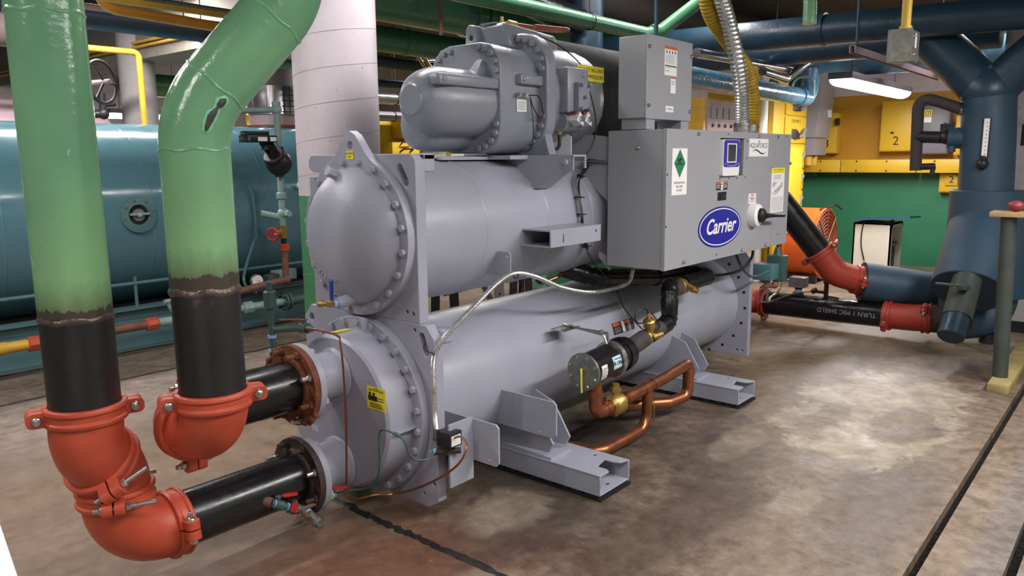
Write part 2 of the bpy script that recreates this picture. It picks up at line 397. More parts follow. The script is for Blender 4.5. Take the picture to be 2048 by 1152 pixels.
# ================================================================ the room
def struct(name, b, mat, parent=None, smooth=0, bev=0):
    o = b.build(name, mat, parent, smooth, bev)
    if not parent: o['kind'] = 'structure'
    return o
b = MB()
XA, XB, YA, YB = -4, 12.0, -3, 14
for y0, y1 in ((.606, YB), (.318, .566), (YA, .278)): b.box((XA, y0, -.12), (XB, y1, 0))
FLOOR = struct('floor', b, 'floor')
b = MB()
for y0, y1 in ((.566, .606), (.278, .318)): b.box((XA, y0, -.12), (XB, y1, -.045))
M['wet'] = paint('wet_black_drain', '0b0b0c', .12, 0, .2, 20, .6, 35)
struct('drain_channel', b, 'wet', FLOOR)
struct('ceiling', MB().box((XA, YA, 3.45), (XB, YB, 3.6)), 'ceiling')
struct('wall_right', MB().box((XB, YA, 0), (XB+.2, YB, 3.45)), 'wall_far')
struct('wall_back', MB().box((XA, YB, 0), (XB, YB+.2, 3.45)), 'wall_back')
struct('wall_left', MB().box((XA-.2, YA, 0), (XA, YB, 3.45)), 'wall_back')
struct('wall_front', MB().box((XA, YA-.2, 0), (XB, YA, 3.45)), 'wall_back')
random.seed(5)
def dirt_line(name, pts, w, par):
    c = cr(pts, 14); b = MB(); ls = []
    for i, p in enumerate(c):
        d = (c[min(i+1, len(c)-1)]-c[max(i-1, 0)]).normalized(); n_ = V((-d.y, d.x, 0)); a = w*random.uniform(.5, 1.3); e = w*random.uniform(.5, 1.3); j = n_*random.uniform(-.006, .006)
        ls.append([p+j+n_*a+V((0, 0, .0005)), p+j+V((0, 0, .005+random.random()*.004)), p+j-n_*e+V((0, 0, .0005))])
    b.loft(ls, False); o = b.build(name, 'dirt', par, 0); return o
M['dirt'] = paint('wet_joint_dirt', '211d1b', .55, 0, .3, 30, .6, 60)
dirt_line('joint_dirt', [(2.06, 3.3, 0), (2.049, 2.69, 0), (2.038, 2.37, 0), (2.036, 2.04, 0), (2.03, 1.5, 0), (2.02, .66, 0)], .020, FLOOR)
dirt_line('joint_dirt', [(.2, 5.62, 0), (1.6, 5.62, 0), (3.2, 5.62, 0), (4.6, 5.62, 0), (6.0, 5.6, 0)], .02, FLOOR)
dirt_line('joint_dirt', [(.2, 6.42, 0), (1.6, 6.42, 0), (3.2, 6.42, 0), (5.2, 6.42, 0)], .02, FLOOR)
# ================================================================ the chiller
CH = thing('water_chiller', (2.2, 2.72, 0), 'large grey water-cooled chiller of two stacked shells with a compressor on top', 'chiller')
CY, ZU, RU, ZL, RL = 2.72, 1.2175, .33, .448, .343
XN, XF = 2.2, 5.5
NX = (-1, 0, 0)
def circ(cx, cy, r, n=40, a0=0, a1=2*PI): return [(cx+r*math.cos(a0+(a1-a0)*i/n), cy+r*math.sin(a0+(a1-a0)*i/n)) for i in range(n)]
def slot(cx, cy, w, h, ang, n=6):
    p = [(w/2*math.cos(PI*i/n), h/2-w/2+w/2*math.sin(PI*i/n)) for i in range(n+1)]
    p += [(-a, -b) for a, b in p]
    c, s = math.cos(ang), math.sin(ang)
    return [(cx+a*c-b*s, cy+a*s+b*c) for a, b in p]
# shells
def shell(name, z, r, seams, x1=XF):
    o = MB().cyl((XN+.04, CY, z), (x1, CY, z), r, seg=72).build(name, 'chiller', CH)
    for x in seams:
        MB().lathe([(r-.002, -.012), (r+.0035, -.006), (r+.0045, 0), (r+.0035, .006), (r-.002, .012)], axm((x, CY, z), (1, 0, 0)), 72).build('weld_seam', 'chiller', o, 80)
    return o
cond = shell('condenser_shell', ZU, RU, (2.68, 3.15, 3.55))
evap = shell('evaporator_shell', ZL, RL, (3.95,))
# near end plates, local frame of a face looking towards -x: local x right = -y world
FN = fm((XN, CY, 0), NX)
yy = .362
up = [(-yy, .86), (yy, .86), (yy, 1.545), (yy-.028, 1.573), (-yy+.02, 1.573), (-yy, 1.55), (-yy, 1.512), (-yy+.03, 1.494), (-yy+.075, 1.494), (-yy+.075, 1.475), (-yy, 1.475)]
holes = [slot(.285, 1.485, .036, .105, .55), slot(-.325, 1.43, .03, .07, -.3)[::1], circ(.285, .905, .009, 10), circ(.325, .90, .009, 10), circ(-.26, .99, .009, 10)]
holes[1] = circ(-.31, 1.45, .016, 10)
MB().plate(up, holes, .055, FN @ MX.Translation((0, 0, -.055))).build('upper_tube_sheet', 'plate', CH, 30, .003)
b = MB()
b.box((.245, 1.545, -.115), (.362, 1.573, -.05), FN); b.box((.335, 1.497, -.115), (.362, 1.575, -.05), FN)
b.build('rigging_block', 'plate', CH, 30, .006)
lo = [(-.455, .09), (-.42, .06), (.39, .045), (.45, .085), (.45, .80), (.40, .86), (-.40, .86), (-.455, .80)]
lh = [slot(.385, .775, .034, .105, .35), circ(.425, .16, .010, 10), circ(.33, .83, .009, 10), circ(-.40, .80, .018, 12), circ(.36, .10, .008, 10)]
LT = MB().plate(lo, lh, .05, FN @ MX.Translation((0, 0, -.05))).build('lower_tube_sheet', 'plate', CH, 30, .003)
MB().box((.375, .775, -.11), (.45, .84, -.05), FN).build('rigging_block', 'plate', CH, 30, .010)
# domed condenser cover
cov = MB()
n = 64; R0 = .352
ol = []
for i in range(n):
    a = 2*PI*i/n; ol.append((R0*math.cos(a), ZU+R0*math.sin(a)))
# pull the top up into a lifting ear
ear = []
for (x, z) in ol:
    dz = z-ZU
    if dz > 0 and abs(x) < .165:
        f = 1-abs(x)/.165; zz = ZU+dz+.105*(f*f*(3-2*f))**1.5
        ear.append((x, zz))
    else: ear.append((x, z))
cov.plate(ear, [circ(0, ZU+.395, .018, 12)], .042, FN)
COVER = cov.build('condenser_cover', 'plate', CH, 40, .004)
DOME = MB().lathe([(.300, 0), (.298, .012), (.285, .03), (.26, .058), (.22, .085), (.17, .106), (.11, .121), (.05, .128), (0, .13)], axm((XN-.042, CY, ZU), NX), 64)
DOME.build('dome', 'plate', COVER, 80)
for k in range(20):
    a = PI/2+2*PI*(k+.5)/20
    put('bolt', 'hb', hexb(.0165, .016), (XN-.042, CY-.326*math.cos(a), ZU+.326*math.sin(a)), NX, COVER, 'plate', None, k)
lb = sheet('warning_label', fm((XN-.0435, CY+.0, ZU+.352), NX), .046, .036, 'yellow_label', CH, .0012, 'small yellow label reading DO NOT LIFT')
text('DO NOT', .0115, fm((XN-.0450, CY, ZU+.359), NX), 'ink', 'print', lb); text('LIFT', .0115, fm((XN-.0450, CY, ZU+.345), NX), 'ink', 'print', lb)
MB().cyl((XN-.08, CY+.045, ZU+.265), (XN-.135, CY+.045, ZU+.285), .022, seg=6, bev=.003).build('vent_plug', 'plate', CH)
# cast arc of raised marks low on the dome
b = MB()
for k in range(9):
    a = -PI/2-.55+k*.13; r = .185
    c = V((XN-.042-.098, CY+.03-r*math.cos(a), ZU+r*math.sin(a)))
    b.box((-.007, -.006, -.006), (.007, .006, .006), axm(c, (-1, 0, -.25)))
b.build('cast_mark', 'plate', COVER)
# blue handled drain cock
dc = MB().cyl((XN-.07, CY-.02, ZU-.272), (XN-.15, CY-.005, ZU-.285), .026, seg=20, bev=.004); dc.build('drain_boss', 'plate', CH)
VB = MB().cyl((XN-.15, CY-.005, ZU-.285), (XN-.165, CY+.0, ZU-.285), .017, seg=16).build('thread_tape', 'ptfe', CH)
b = MB(); q0 = V((XN-.16, CY, ZU-.285)); dv = V((-.55, .8, -.02)).normalized()
b.cyl(q0, q0+dv*.035, .016, seg=6); b.cyl(q0+dv*.033, q0+dv*.052, .012, seg=16); b.cyl(q0+dv*.05, q0+dv*.075, .016, seg=12, bev=.003)
dcv = b.build('drain_cock', 'brass', CH)
b = MB(); b.box((-.009, -.004, 0), (.009, .004, .085), MX.Translation(q0+dv*.012+V((0, 0, .016))), .003); b.build('lever', 'bluev', dcv)

# evaporator water box
FX = 2.02
RB = MB().ring((XN, CY, ZL), NX, .30, .408, .042, 72).build('water_box_flange', 'plate', CH, 35, .004)
for k in range(26):
    a = 2*PI*(k+.5)/26
    put('bolt', 'hb', hexb(.0135, .012), (XN-.042, CY-.384*math.cos(a), ZL+.384*math.sin(a)), NX, RB, 'plate', None, k)
WB = MB().lathe([(.352, 0), (.350, .10), (.345, XN-.042-FX-.012), (.333, XN-.042-FX), (0, XN-.042-FX)], axm((XN-.042, CY, ZL), NX), 72).build('water_box', 'plate', CH, 30)
MB().box((FX+.03, CY-.374, ZL-.03), (XN-.04, CY-.345, ZL-.022)).build('rib', 'plate', WB)
text('IN', .045, fm((FX-.0003, CY+.165, .335), NX), 'white', 'stencilled_letters', WB, 0, .0002)
L = sheet('warning_label', fm((FX-.0004, 2.44, .562), NX), .118, .098, 'yellow_label', CH, .0012, 'yellow sticker with a black pipework diagram')
LM = fm((FX-.0018, 2.44, .562), NX)
text('WARNING', .006, LM @ MX.Translation((0, .043, 0)), 'ink', 'print', L); text('MUST BE INSTALLED', .010, LM @ MX.Translation((0, .034, 0)), 'ink', 'print', L)
b = MB(); b.box((-.052, -.012, 0), (.005, .010, .0005), LM); b.box((.005, .002, 0), (.045, .005, .0005), LM); b.box((.005, -.008, 0), (.045, -.005, .0005), LM)
for x in (-.04, -.015): b.box((x-.007, .012, 0), (x+.007, .024, .0005), LM); b.box((x-.003, .01, 0), (x+.003, .014, .0005), LM)
b.build('diagram', 'ink', L, 0)
lines(LM, -.045, .045, (-.022, -.028, -.034, -.040), .0025, 'ink', L, 'printed_lines', 0)
L2 = sheet('warning_label', axm((2.09, CY+.03, ZL+.3505), (0, .1, 1)), .09, .05, 'yellow_label', CH, .0012, 'scuffed yellow sticker on top of the water box')
# two nozzles with grey flanges
for z in (.62, .213):
    o = MB().cyl((FX+.01, CY, z), (1.822, CY, z), .106, seg=48).build('nozzle', 'plate', CH)
    MB().lathe([(.100, 0), (.121, .002), (.117, .012), (.106, .018), (.1, .02)], axm((FX, CY, z), NX), 48).build('weld_bead', 'plate', o, 80)
    MB().ring((1.856, CY, z), NX, .09, .171, .030, 56).build('nozzle_flange', 'flange', CH, 35, .002)
# far end sheets and covers
FF = fm((XF, CY, 0), (1, 0, 0))
fo = [(-.43, .06), (.43, .06), (.43, .80), (.38, .86), (.362, 1.573), (-.362, 1.573), (-.38, .86), (-.43, .80)]
MB().plate(fo, [circ(-.39, .10, .010, 8), circ(-.35, .10, .010, 8)], .05, FF @ MX.Translation((0, 0, -.02))).build('far_tube_sheet', 'plate', CH, 30, .003)
for z, r in ((ZU, .352), (ZL, .408)):
    o = MB().ring((XF+.03, CY, z), (1, 0, 0), .1, r, .042, 56).build('far_cover_flange', 'plate', CH, 35, .003)
    MB().lathe([(.31, 0), (.29, .05), (.2, .10), (.08, .12), (0, .125)], axm((XF+.07, CY, z), (1, 0, 0)), 40).build('far_cover', 'plate', CH, 60)
for k in range(9):
    a = -1.25+k*.30; p = (XF-.0215, CY-.40*math.cos(a), ZL+.40*math.sin(a))
    if p[2] < .78: MB().cyl(p, (XF-.0222, p[1], p[2]), .011, seg=10).build('bolt_hole', 'dark', CH)
MB().plate([(0, 0), (.19, 0), (0, .30)], [], .02, MX(((0, 0, 1, XF-.30), (-1, 0, 0, 2.42), (0, 1, 0, .06), (0, 0, 0, 1)))).build('gusset', 'plate', CH) if False else None

# skid rails
def rail(x0, x1, y0, y1):
    o = None; H0, H1, t = .022, .122, .008
    b = MB(); w = x1-x0
    top = [(x0, y1), (x0, y0), (x0+.075, y0), (x0+.09, y0+.02), (x0+.09, y0+.075), (x1-.07, y0+.095), (x1-.07, y0+.05), (x1-.055, y0+.02), (x1, y0), (x1, y1)]
    b.plate(top, [circ(x1-.055, y0+.165, .012, 10), circ(x0+.02, y0+.17, .005, 8)], t, MX.Translation((0, 0, H1-t)))
    b.box((x0, y0, H0), (x0+t, y1, H1-t)); b.box((x1-t, y0, H0), (x1, y1, H1-t)); b.plate([(x0, y0), (x1, y0), (x1, y1), (x0, y1)], [circ(x0+.07, y0+.05, .010, 10), circ(x0+.13, y0+.045, .012, 10)], t, MX.Translation((0, 0, H0)))
    o = b.build('skid_rail', 'chiller', CH, 30, .0015)
    p = MB().box((x0-.005, y0-.008, .0), (x1+.005, y1, .011)); 
    for k in range(22): p.box((x0-.004, y0+.02+k*.08, .0112), (x1+.004, y0+.08+k*.08, .0215))
    p.build('rubber_pad', 'dark', o, 0)
rail(2.797, 3.052, 1.835, 3.60); rail(4.44, 4.695, 1.90, 3.55)
def saddle(x0, x1, yo=0):
    # upright web plates carrying the shell on a rail
    for x, ins in ((x0, 0), (x1, .0)):
        z0 = .135; P = [(2.05+yo+ins, z0), (2.0+yo+ins, .165), (2.07+yo+ins, .44)]
        arc = [(CY-RL*math.cos(a), ZL+RL*math.sin(a)) for a in [(-.05-k*.13) for k in range(9)]]
        outl = [(2.14+yo, z0+.02), (2.115+yo, .20), (2.215+yo, .36), (2.33+yo, .40)]+arc[3:]+[(2.56+yo, z0)]
        MB().plate(outl, [circ(2.16+yo, .24, .006, 8)], .010, MX(((0, 0, 1, x), (1, 0, 0, 0), (0, 1, 0, 0), (0, 0, 0, 1)))).build('saddle_web', 'chiller', CH, 30)
    MB().box((x0-.01, 2.12+yo, .1215), (x1+.02, 3.3, .135)).build('saddle_base', 'chiller', CH)
saddle(2.815, 2.95); saddle(4.47, 4.60, .07)
# skewed lug plates welded on the shell (facing the near end)
def lugplate(name, x, P, hs, t=.010, sk=0):
    m = MX(((0, 0, 1, x), (1, 0, 0, 0), (0, 1, 0, 0), (0, 0, 0, 1)))
    if sk: m = m @ MX.Rotation(0, 4, 'Z')
    return MB().plate(P, [circ(a, c, .007, 8) for a, c in hs], t, m).build(name, 'chiller', CH, 30, .001)
lugplate('lug_plate', 2.745, [(2.40, .265), (2.06, .262), (2.045, .28), (2.045, .425), (2.06, .44), (2.40, .44)], [(2.13, .415), (2.13, .285)])
lugplate('lug_plate', 2.345, [(2.45, .255), (2.065, .252), (2.05, .27), (2.05, .425), (2.065, .44), (2.45, .44)], [(2.10, .41), (2.10, .28)])
MB().box((2.20, 2.195, .17), (2.345, 2.205, .45)).build('lug_plate', 'chiller', CH, 30, .001)
lugplate('conduit_bracket', 2.76, [(2.52, 1.0), (2.325, .995), (2.325, 1.105), (2.335, 1.115), (2.44, 1.115)], [(2.345, 1.095)], .006)
# hollow channel lug on the condenser
b = MB(); x0, x1, y0, y1, z0, z1, t = 2.93, 3.36, 2.215, 2.42, 1.125, 1.21, .008
b.box((x0, y0, z1-t), (x1, y1, z1)); b.box((x0, y0, z0), (x1, y1, z0+t)); b.box((x0, y0, z0+t), (x1, y0+t, z1-t))
hl = b.build('channel_lug', 'chiller', CH, 30, .002)
MB().box((x0+.10, y0-.0006, z0+.02), (x0+.105, y0, z0+.06)).build('slit', 'dark', hl); MB().box((x1-.05, y0-.0006, z0+.05), (x1-.04, y0, z0+.062)).build('slit', 'dark', hl)
# compressor saddle on top of the condenser
MB().plate([(2.22, 1.556), (2.22, 1.535), (2.425, 1.40), (2.47, 1.40)]+[(CY-.331*math.cos(a), ZU+.331*math.sin(a)) for a in [.75+k*(PI-1.5)/12 for k in range(13)]]+[(2.97, 1.40), (3.01, 1.40), (3.22, 1.535), (3.22, 1.556)], [], .008, MX(((0, 0, 1, 3.09), (1, 0, 0, 0), (0, 1, 0, 0), (0, 0, 0, 1)))).build('compressor_saddle', 'chiller', CH, 30)
b = MB(); b.box((3.09, 2.20, 1.556), (3.20, 3.24, 1.565)); b.box((3.098, 2.205, 1.49), (3.105, 2.215, 1.556)); b.box((3.19, 2.2, 1.50), (3.20, 2.21, 1.556))
b.plate([(3.098, 1.40), (3.20, 1.40), (3.20, 1.53), (3.098, 1.53)], [], .006, MX(((1, 0, 0, 0), (0, -.55, -.835, 2.345), (0, .835, -.55, .185), (0, 0, 0, 1)))) if False else None
b.loft([[(3.098, 2.22, 1.535), (3.20, 2.22, 1.535), (3.20, 2.228, 1.53), (3.098, 2.228, 1.53)], [(3.098, 2.42, 1.40), (3.20, 2.42, 1.40), (3.20, 2.43, 1.398), (3.098, 2.43, 1.398)]])
b.build('saddle_flange', 'chiller', CH, 30, .002)
put('bolt', 'hb', None, (3.092, 2.245, 1.53), NX, CH)
b = MB(); b.box((2.95, 2.48, 1.545), (3.09, 2.96, 1.565)); b.box((2.62, 2.62, 1.545), (2.96, 2.66, 1.560)); b.box((2.6, 2.66, 1.552), (3.09, 3.12, 1.562)); b.build('mounting_bracket', 'chiller', CH)

# ---------------------------------------------------------------- screw compressor
CP = bpy.data.objects.new('screw_compressor', None)
def roundpoly(hw, hh, cham, n=5, cy=2.70, cz=1.84):
    pts = []
    for sx, sz, a in ((1, 1, 0), (-1, 1, PI/2), (-1, -1, PI), (1, -1, 1.5*PI)):
        for k in range(n+1):
            t = a+PI/2*k/n; pts.append((cy-(sx*(hw-cham)+cham*math.cos(t)), cz+sz*(hh-cham)+cham*math.sin(t)))
    return pts
def ringx(x, pts): return [(x, y, z) for y, z in pts]
A = roundpoly(.230, .264, .125, 3); B = roundpoly(.232, .264, .15, 3); C2 = roundpoly(.29, .300, .17, 5, 2.70, 1.875); D2 = roundpoly(.27, .27, .25, 5, 2.70, 1.87)
CB = MB().loft([ringx(2.87, A), ringx(2.935, A), ringx(3.02, B), ringx(3.20, B)]).build('compressor_body', 'comp', CH, 35, .006)
CB['label'] = 'screw compressor casing with ribbed flanges'
FL = MB().loft([ringx(3.16, C2), ringx(3.235, C2)]).build('compressor_flange', 'comp', CH, 35, .008)
def rp(k, f=1, base=D2, cz=1.87): return [((y-2.70)*f+2.70, (z-cz)*f+cz) for y, z in base]
RBODY = MB().loft([ringx(3.23, rp(0, .99)), ringx(3.40, rp(0, 1.0)), ringx(3.66, rp(0, 1.0)), ringx(3.73, rp(0, .93)), ringx(3.77, rp(0, .78))]).build('rear_casing', 'comp', CH, 50)
# top casting with lifting ears
b = MB(); b.loft([[(3.10, 2.60, 2.10), (3.10, 2.86, 2.10), (3.10, 2.84, 2.225), (3.10, 2.64, 2.235)], [(3.52, 2.60, 2.10), (3.52, 2.86, 2.10), (3.52, 2.84, 2.215), (3.52, 2.62, 2.205)]])
b.build('top_casting', 'comp', CH, 30, .02)
MB().plate([(2.79, 2.06), (2.88, 2.06), (2.865, 2.215), (2.845, 2.235), (2.80, 2.225)], [circ(2.833, 2.165, .014, 12)], .05, MX(((0, 0, 1, 3.06), (1, 0, 0, 0), (0, 1, 0, 0), (0, 0, 0, 1)))).build('lifting_ear', 'comp', CH, 30, .006)
MB().box((3.10, 2.70, 2.23), (3.16, 2.80, 2.238)).build('boss', 'comp', CH)
for k, (y, z) in enumerate(rp(0, .90, C2, 1.875)):
    if y < 2.75: put('bolt', 'hb2', hexb(.0165, .015), (3.16, y, z), NX, FL, 'comp', None, k)
a2 = [((y-2.70)*.90+2.70, (z-1.84)*.90+1.84) for y, z in roundpoly(.230, .264, .125, 4)]
for k, (y, z) in enumerate(a2): put('bolt', 'hb2', None, (2.87, y, z), NX, CB, 'comp', None, k)
# motor cap and lower cap on the near flange
def cap(name, y, z, r, x0, sq=1):
    L = 2.87-x0
    return MB().lathe([(r, 0), (r*.995, L*.66), (r*.955, L*.72), (r*.88, L*.82), (r*.76, L*.90), (r*.60, L*.955), (r*.45, L*.978), (r*.42, L), (0, L)], axm((2.87, y, z), NX), 48).build(name, 'comp', CH, 26)
cap('motor_cap', 2.645, 1.815, .158, 2.45)
MB().lathe([(.13, 0), (.13, .22), (.12, .27), (.08, .30), (0, .305)], axm((2.87, 2.76, 1.715), NX), 36).build('lower_cap', 'comp', CH, 50)
b = MB(); b.box((2.47, 2.475, 1.875), (2.87, 2.54, 1.925), None, .012); o = b.build('oil_gallery', 'comp', CH); put('screw', 'dm', domeb(.014, .008), (2.50, 2.475, 1.90), (0, -1, 0), o, 'comp')
b = MB(); b.box((2.985, 2.435, 1.905), (3.165, 2.50, 1.955), None, .012); o = b.build('oil_gallery', 'comp', CH); put('screw', 'dm', None, (3.01, 2.435, 1.93), (0, -1, 0), o)
MB().loft([[(2.87, 2.56, 1.98), (2.87, 2.64, 1.98), (2.87, 2.64, 1.93), (2.87, 2.56, 1.93)], [(2.85, 2.565, 2.02), (2.85, 2.60, 2.02), (2.79, 2.64, 1.93), (2.79, 2.56, 1.93)]]).build('casting_rib', 'comp', CH)
# flange feet
MB().plate([(2.40, 1.566), (2.44, 1.70), (2.42, 1.80), (2.60, 1.66), (2.78, 1.66), (2.98, 1.80), (2.96, 1.70), (3.0, 1.566)], [], .06, MX(((0, 0, 1, 3.165), (1, 0, 0, 0), (0, 1, 0, 0), (0, 0, 0, 1)))).build('mounting_foot', 'comp', CH, 30, .004)
MB().box((3.10, 2.405, 1.87), (3.16, 2.42, 1.95)).build('boss', 'comp', CH) if False else None
# sensors, plate, valve block
for x in (2.985, 3.03): MB().cyl((x, 2.468, 1.855), (x, 2.435, 1.855), .011, seg=8).build('sensor_fitting', 'steel', CH)
MB().tube(cr([(3.045, 2.44, 1.855), (3.09, 2.41, 1.85), (3.115, 2.41, 1.80), (3.13, 2.415, 1.76), (3.10, 2.42, 1.755), (3.07, 2.43, 1.80), (3.06, 2.44, 1.85)], 6), .003, 6).build('sensor_wire', 'cable', CH)
MB().tube(cr([(3.06, 2.44, 1.84), (3.075, 2.435, 1.74), (3.09, 2.45, 1.62), (3.10, 2.5, 1.58)], 6), .0025, 6).build('sensor_wire', 'cable', CH)
MB().sphere((3.127, 2.412, 1.755), .008, 10).build('wire_tip', 'redv', CH)
NP = MB().box((2.985, 2.463, 1.775), (3.06, 2.4665, 1.835)).build('nameplate', 'whitep', CH); NP['label'] = 'small silver data plate'
NM = fm((3.022, 2.4628, 1.805), (0, -1, 0))
lines(NM, -.03, .03, [.018-.007*k for k in range(6)], .0025, 'grey_ink', NP, 'printed_lines', 0); 
VBk = MB().box((3.30, 2.385, 1.78), (3.49, 2.47, 2.01), None, .012).build('valve_block', 'comp', CH)
TB = MB().plate([(-.05, -.075), (-.03, -.06), (.03, -.06), (.05, -.075), (.05, .075), (.03, .07), (-.03, .07), (-.05, .075)], [], .03, fm((3.405, 2.385, 1.86), (0, -1, 0))).build('solenoid_plate', 'comp', CH, 30, .004)
for dx, dz in ((-.036, -.06), (.036, -.06), (-.036, .06), (.036, .06), (0, 0)):
    put('bolt', 'hb3', lambda: MB().cyl((0, 0, 0), (0, 0, .022), .009, seg=12, bev=.003), (3.405+dx, 2.355, 1.86+dz), (0, -1, 0), TB, 'comp')
put('screw', 'dm', None, (3.44, 2.385, 1.975), (0, -1, 0), VBk)
for k, x in enumerate((3.36, 3.435)):
    o = MB().loft([[(x-.03, 2.33+.02, 1.74), (x+.03, 2.35, 1.715), (x+.035, 2.35, 1.755), (x, 2.35, 1.785)], [(x-.03, 2.42, 1.74), (x+.03, 2.42, 1.715), (x+.035, 2.42, 1.755), (x, 2.42, 1.785)]]).build('solenoid_coil', 'whitep', CH, 20)
    MB().cyl((x+.008, 2.349, 1.75), (x+.008, 2.335, 1.75), .016, seg=14).build('coil_cap', 'chrome', o)
    MB().box((x-.028, 2.36, 1.775), (x+.01, 2.41, 1.787)).build('coil_label', 'redspot', o)
MB().cyl((3.32, 2.46, 1.74), (3.50, 2.46, 1.74), .055, seg=24).build('solenoid_body', 'comp', CH)
MB().tube(fil([(3.33, 2.46, 1.69), (3.33, 2.46, 1.60), (3.28, 2.5, 1.585)], .03), .009, 10).build('drain_tube', 'cable', CH)
MB().cyl((3.33, 2.46, 1.70), (3.33, 2.46, 1.67), .012, seg=6).build('tube_nut', 'brass', CH)
MB().plate([(2.45, 1.566), (2.45, 1.66), (2.52, 1.70), (2.62, 1.70), (2.62, 1.566)], [], .006, MX(((0, 0, 1, 3.42), (1, 0, 0, 0), (0, 1, 0, 0), (0, 0, 0, 1)))).build('bracket_plate', 'whitep', CH)
# rig warning: bent label on the rear casing side
YL = MB(); 
pts = [(3.44+.26*i/6, z) for i in range(7) for z in (0, 1)]
YL.box((3.44, 2.424, 1.955), (3.69, 2.4275, 2.035)); YL = YL.build('warning_label', 'yellow_label', CH); YL['label'] = 'yellow rigging warning label on the compressor'
YM = fm((3.565, 2.4236, 1.995), (0, -1, 0))
text('DO NOT RIG UNIT', .029, YM @ MX.Translation((0, .017, 0)), 'ink', 'print', YL); text('BY COMPRESSORS', .029, YM @ MX.Translation((0, -.017, 0)), 'ink', 'print', YL)
MB().tube(cr([(3.35, 2.66, 2.21), (3.42, 2.52, 2.13), (3.50, 2.43, 2.02), (3.52, 2.40, 1.90), (3.55, 2.38, 1.75), (3.54, 2.39, 1.63), (3.46, 2.42, 1.52)], 8), .0035, 8).build('capillary_wire', 'cable', CH)
# copper loop on top
MB().tube(fil([(3.28, 2.72, 2.245), (3.62, 2.72, 2.255), (3.62, 2.60, 2.245), (3.30, 2.60, 2.225)], .04), .013, 12).build('copper_line', 'copper', CH)
b = MB(); b.cyl((3.23, 2.72, 2.245), (3.29, 2.72, 2.245), .021, seg=6); b.cyl((3.17, 2.72, 2.24), (3.24, 2.72, 2.24), .013, seg=10); b.cyl((3.18, 2.72, 2.22), (3.18, 2.72, 2.275), .008, seg=8); b.build('flare_nut', 'brass', CH)
# black lagged discharge vessel behind the compressor
MB().cyl((3.80, 3.02, 1.90), (5.10, 3.02, 1.90), .37, seg=48, bev=.04).build('lagged_oil_separator', 'separator', CH, 50)
MB().cyl((3.70, 2.80, 1.88), (3.86, 2.90, 1.88), .20, seg=32).build('discharge_neck', 'separator', CH)

# ---------------------------------------------------------------- control box
y0, y1 = 1.97, 2.33
X0, X1, Z0, Z1 = 3.592, 5.304, .957, 1.694
BX = MB()
BX.box((X0+.004, y0+.024, Z0+.003), (X1-.004, y1, Z1-.003))
BOX = BX.build('control_box', 'cabinet', CH, 30, .003)
ox0, ox1, oz0, oz1 = 4.213, 4.572, 1.437, 1.655
DOOR = MB().plate([(X0, Z0), (X1, Z0), (X1, Z1), (X0, Z1)], [[(ox0, oz0), (ox1, oz0), (ox1, oz1), (ox0, oz1)]], .024, MX(((1, 0, 0, 0), (0, 0, 1, y0), (0, 1, 0, 0), (0, 0, 0, 1)))).build('control_door', 'cabinet', CH, 30, .003)
b = MB(); b.box((ox0, y0+.0235, oz0), (ox1, y0+.025, oz1)); b.build('recess', 'dark', BOX)
# widen: recess liner flange at right
MB().box((ox1-.028, y0+.004, oz0+.002), (ox1, y0+.022, oz1-.002)).build('recess_flange', 'cabinet', DOOR)
b = MB()
for k in range(14): b.box((4.475+random.random()*.03, y0+.012, oz0+.012+k*.014), (4.49+random.random()*.03, y0+.022, oz0+.02+k*.014))
b.build('terminal_wiring', 'grey_ink', BOX)
# touch display
def rrect(w, h, r, n=5, cx=0, cy=0, bulge=0):
    p = []
    for sx, sy, a in ((1, 1, 0), (-1, 1, PI/2), (-1, -1, PI), (1, -1, 1.5*PI)):
        for k in range(n+1):
            t = a+PI/2*k/n; p.append((cx+sx*(w/2-r)+r*math.cos(t), cy+sy*(h/2-r)+r*math.sin(t)))
    if bulge: p = [(x, y+(bulge*(1-(2*(x-cx)/w)**2)*(1 if y > cy else -1))) for x, y in p]
    return p
DMf = fm((4.325, y0-.0, 1.545), (0, -1, 0))
DS = MB().plate(rrect(.225, .205, .014, 4, 0, -.002, .008), [], .03, DMf @ MX.Translation((0, 0, -.01))).build('touch_display', 'whitep', CH, 30, .003)
MB().plate(rrect(.215, .150, .018, 4, 0, .022, .008), [], .001, DMf @ MX.Translation((0, 0, .0202))).build('bezel', 'purple', DS)
MB().box((-.064, -.030, .0212), (.064, .080, .0222), DMf).build('screen_frame', 'whitep', DS)
MB().box((-.054, -.023, .0222), (.050, .074, .0230), DMf).build('screen', 'screen', DS)
MB().tube([DMf @ V((-.09+.18*i/12, -.035-.014*(1-((i-6)/6)**2), .0215)) for i in range(13)], .001, 5).build('trim_line', 'whitep', DS)
def dface(x, z): return fm((x, y0-.0002, z), (0, -1, 0))
# green gas diamond label
G = dface(3.73, 1.473); LB = sheet('gas_label', G, .165, .243, 'white', CH, .0012, 'white label with a green diamond')
MB().plate([(0, -.032), (.062, .045), (0, .118), (-.062, .045)], [], .0005, G @ MX.Translation((0, 0, .0013))).build('diamond', 'green_ink', LB, 0)
b = MB(); b.plate(rrect(.045, .014, .006, 3), [], .0004, G @ MX.Translation((-.002, .062, .0019)) @ MX.Rotation(.25, 4, 'Z')); b.box((-.018, .043, .0019), (.018, .049, .0022), G); b.build('cylinder_symbol', 'ink', LB, 0)
text('NON-FLAMMABLE GAS', .0105, G @ MX.Translation((0, .038, .0019)), 'ink', 'print', LB)
for k, s_ in enumerate(('REFRIGERATING', 'MACHINE', 'UN 2857')): text(s_, .0165, G @ MX.Translation((0, -.058-.020*k, .0013)), 'ink', 'print', LB)
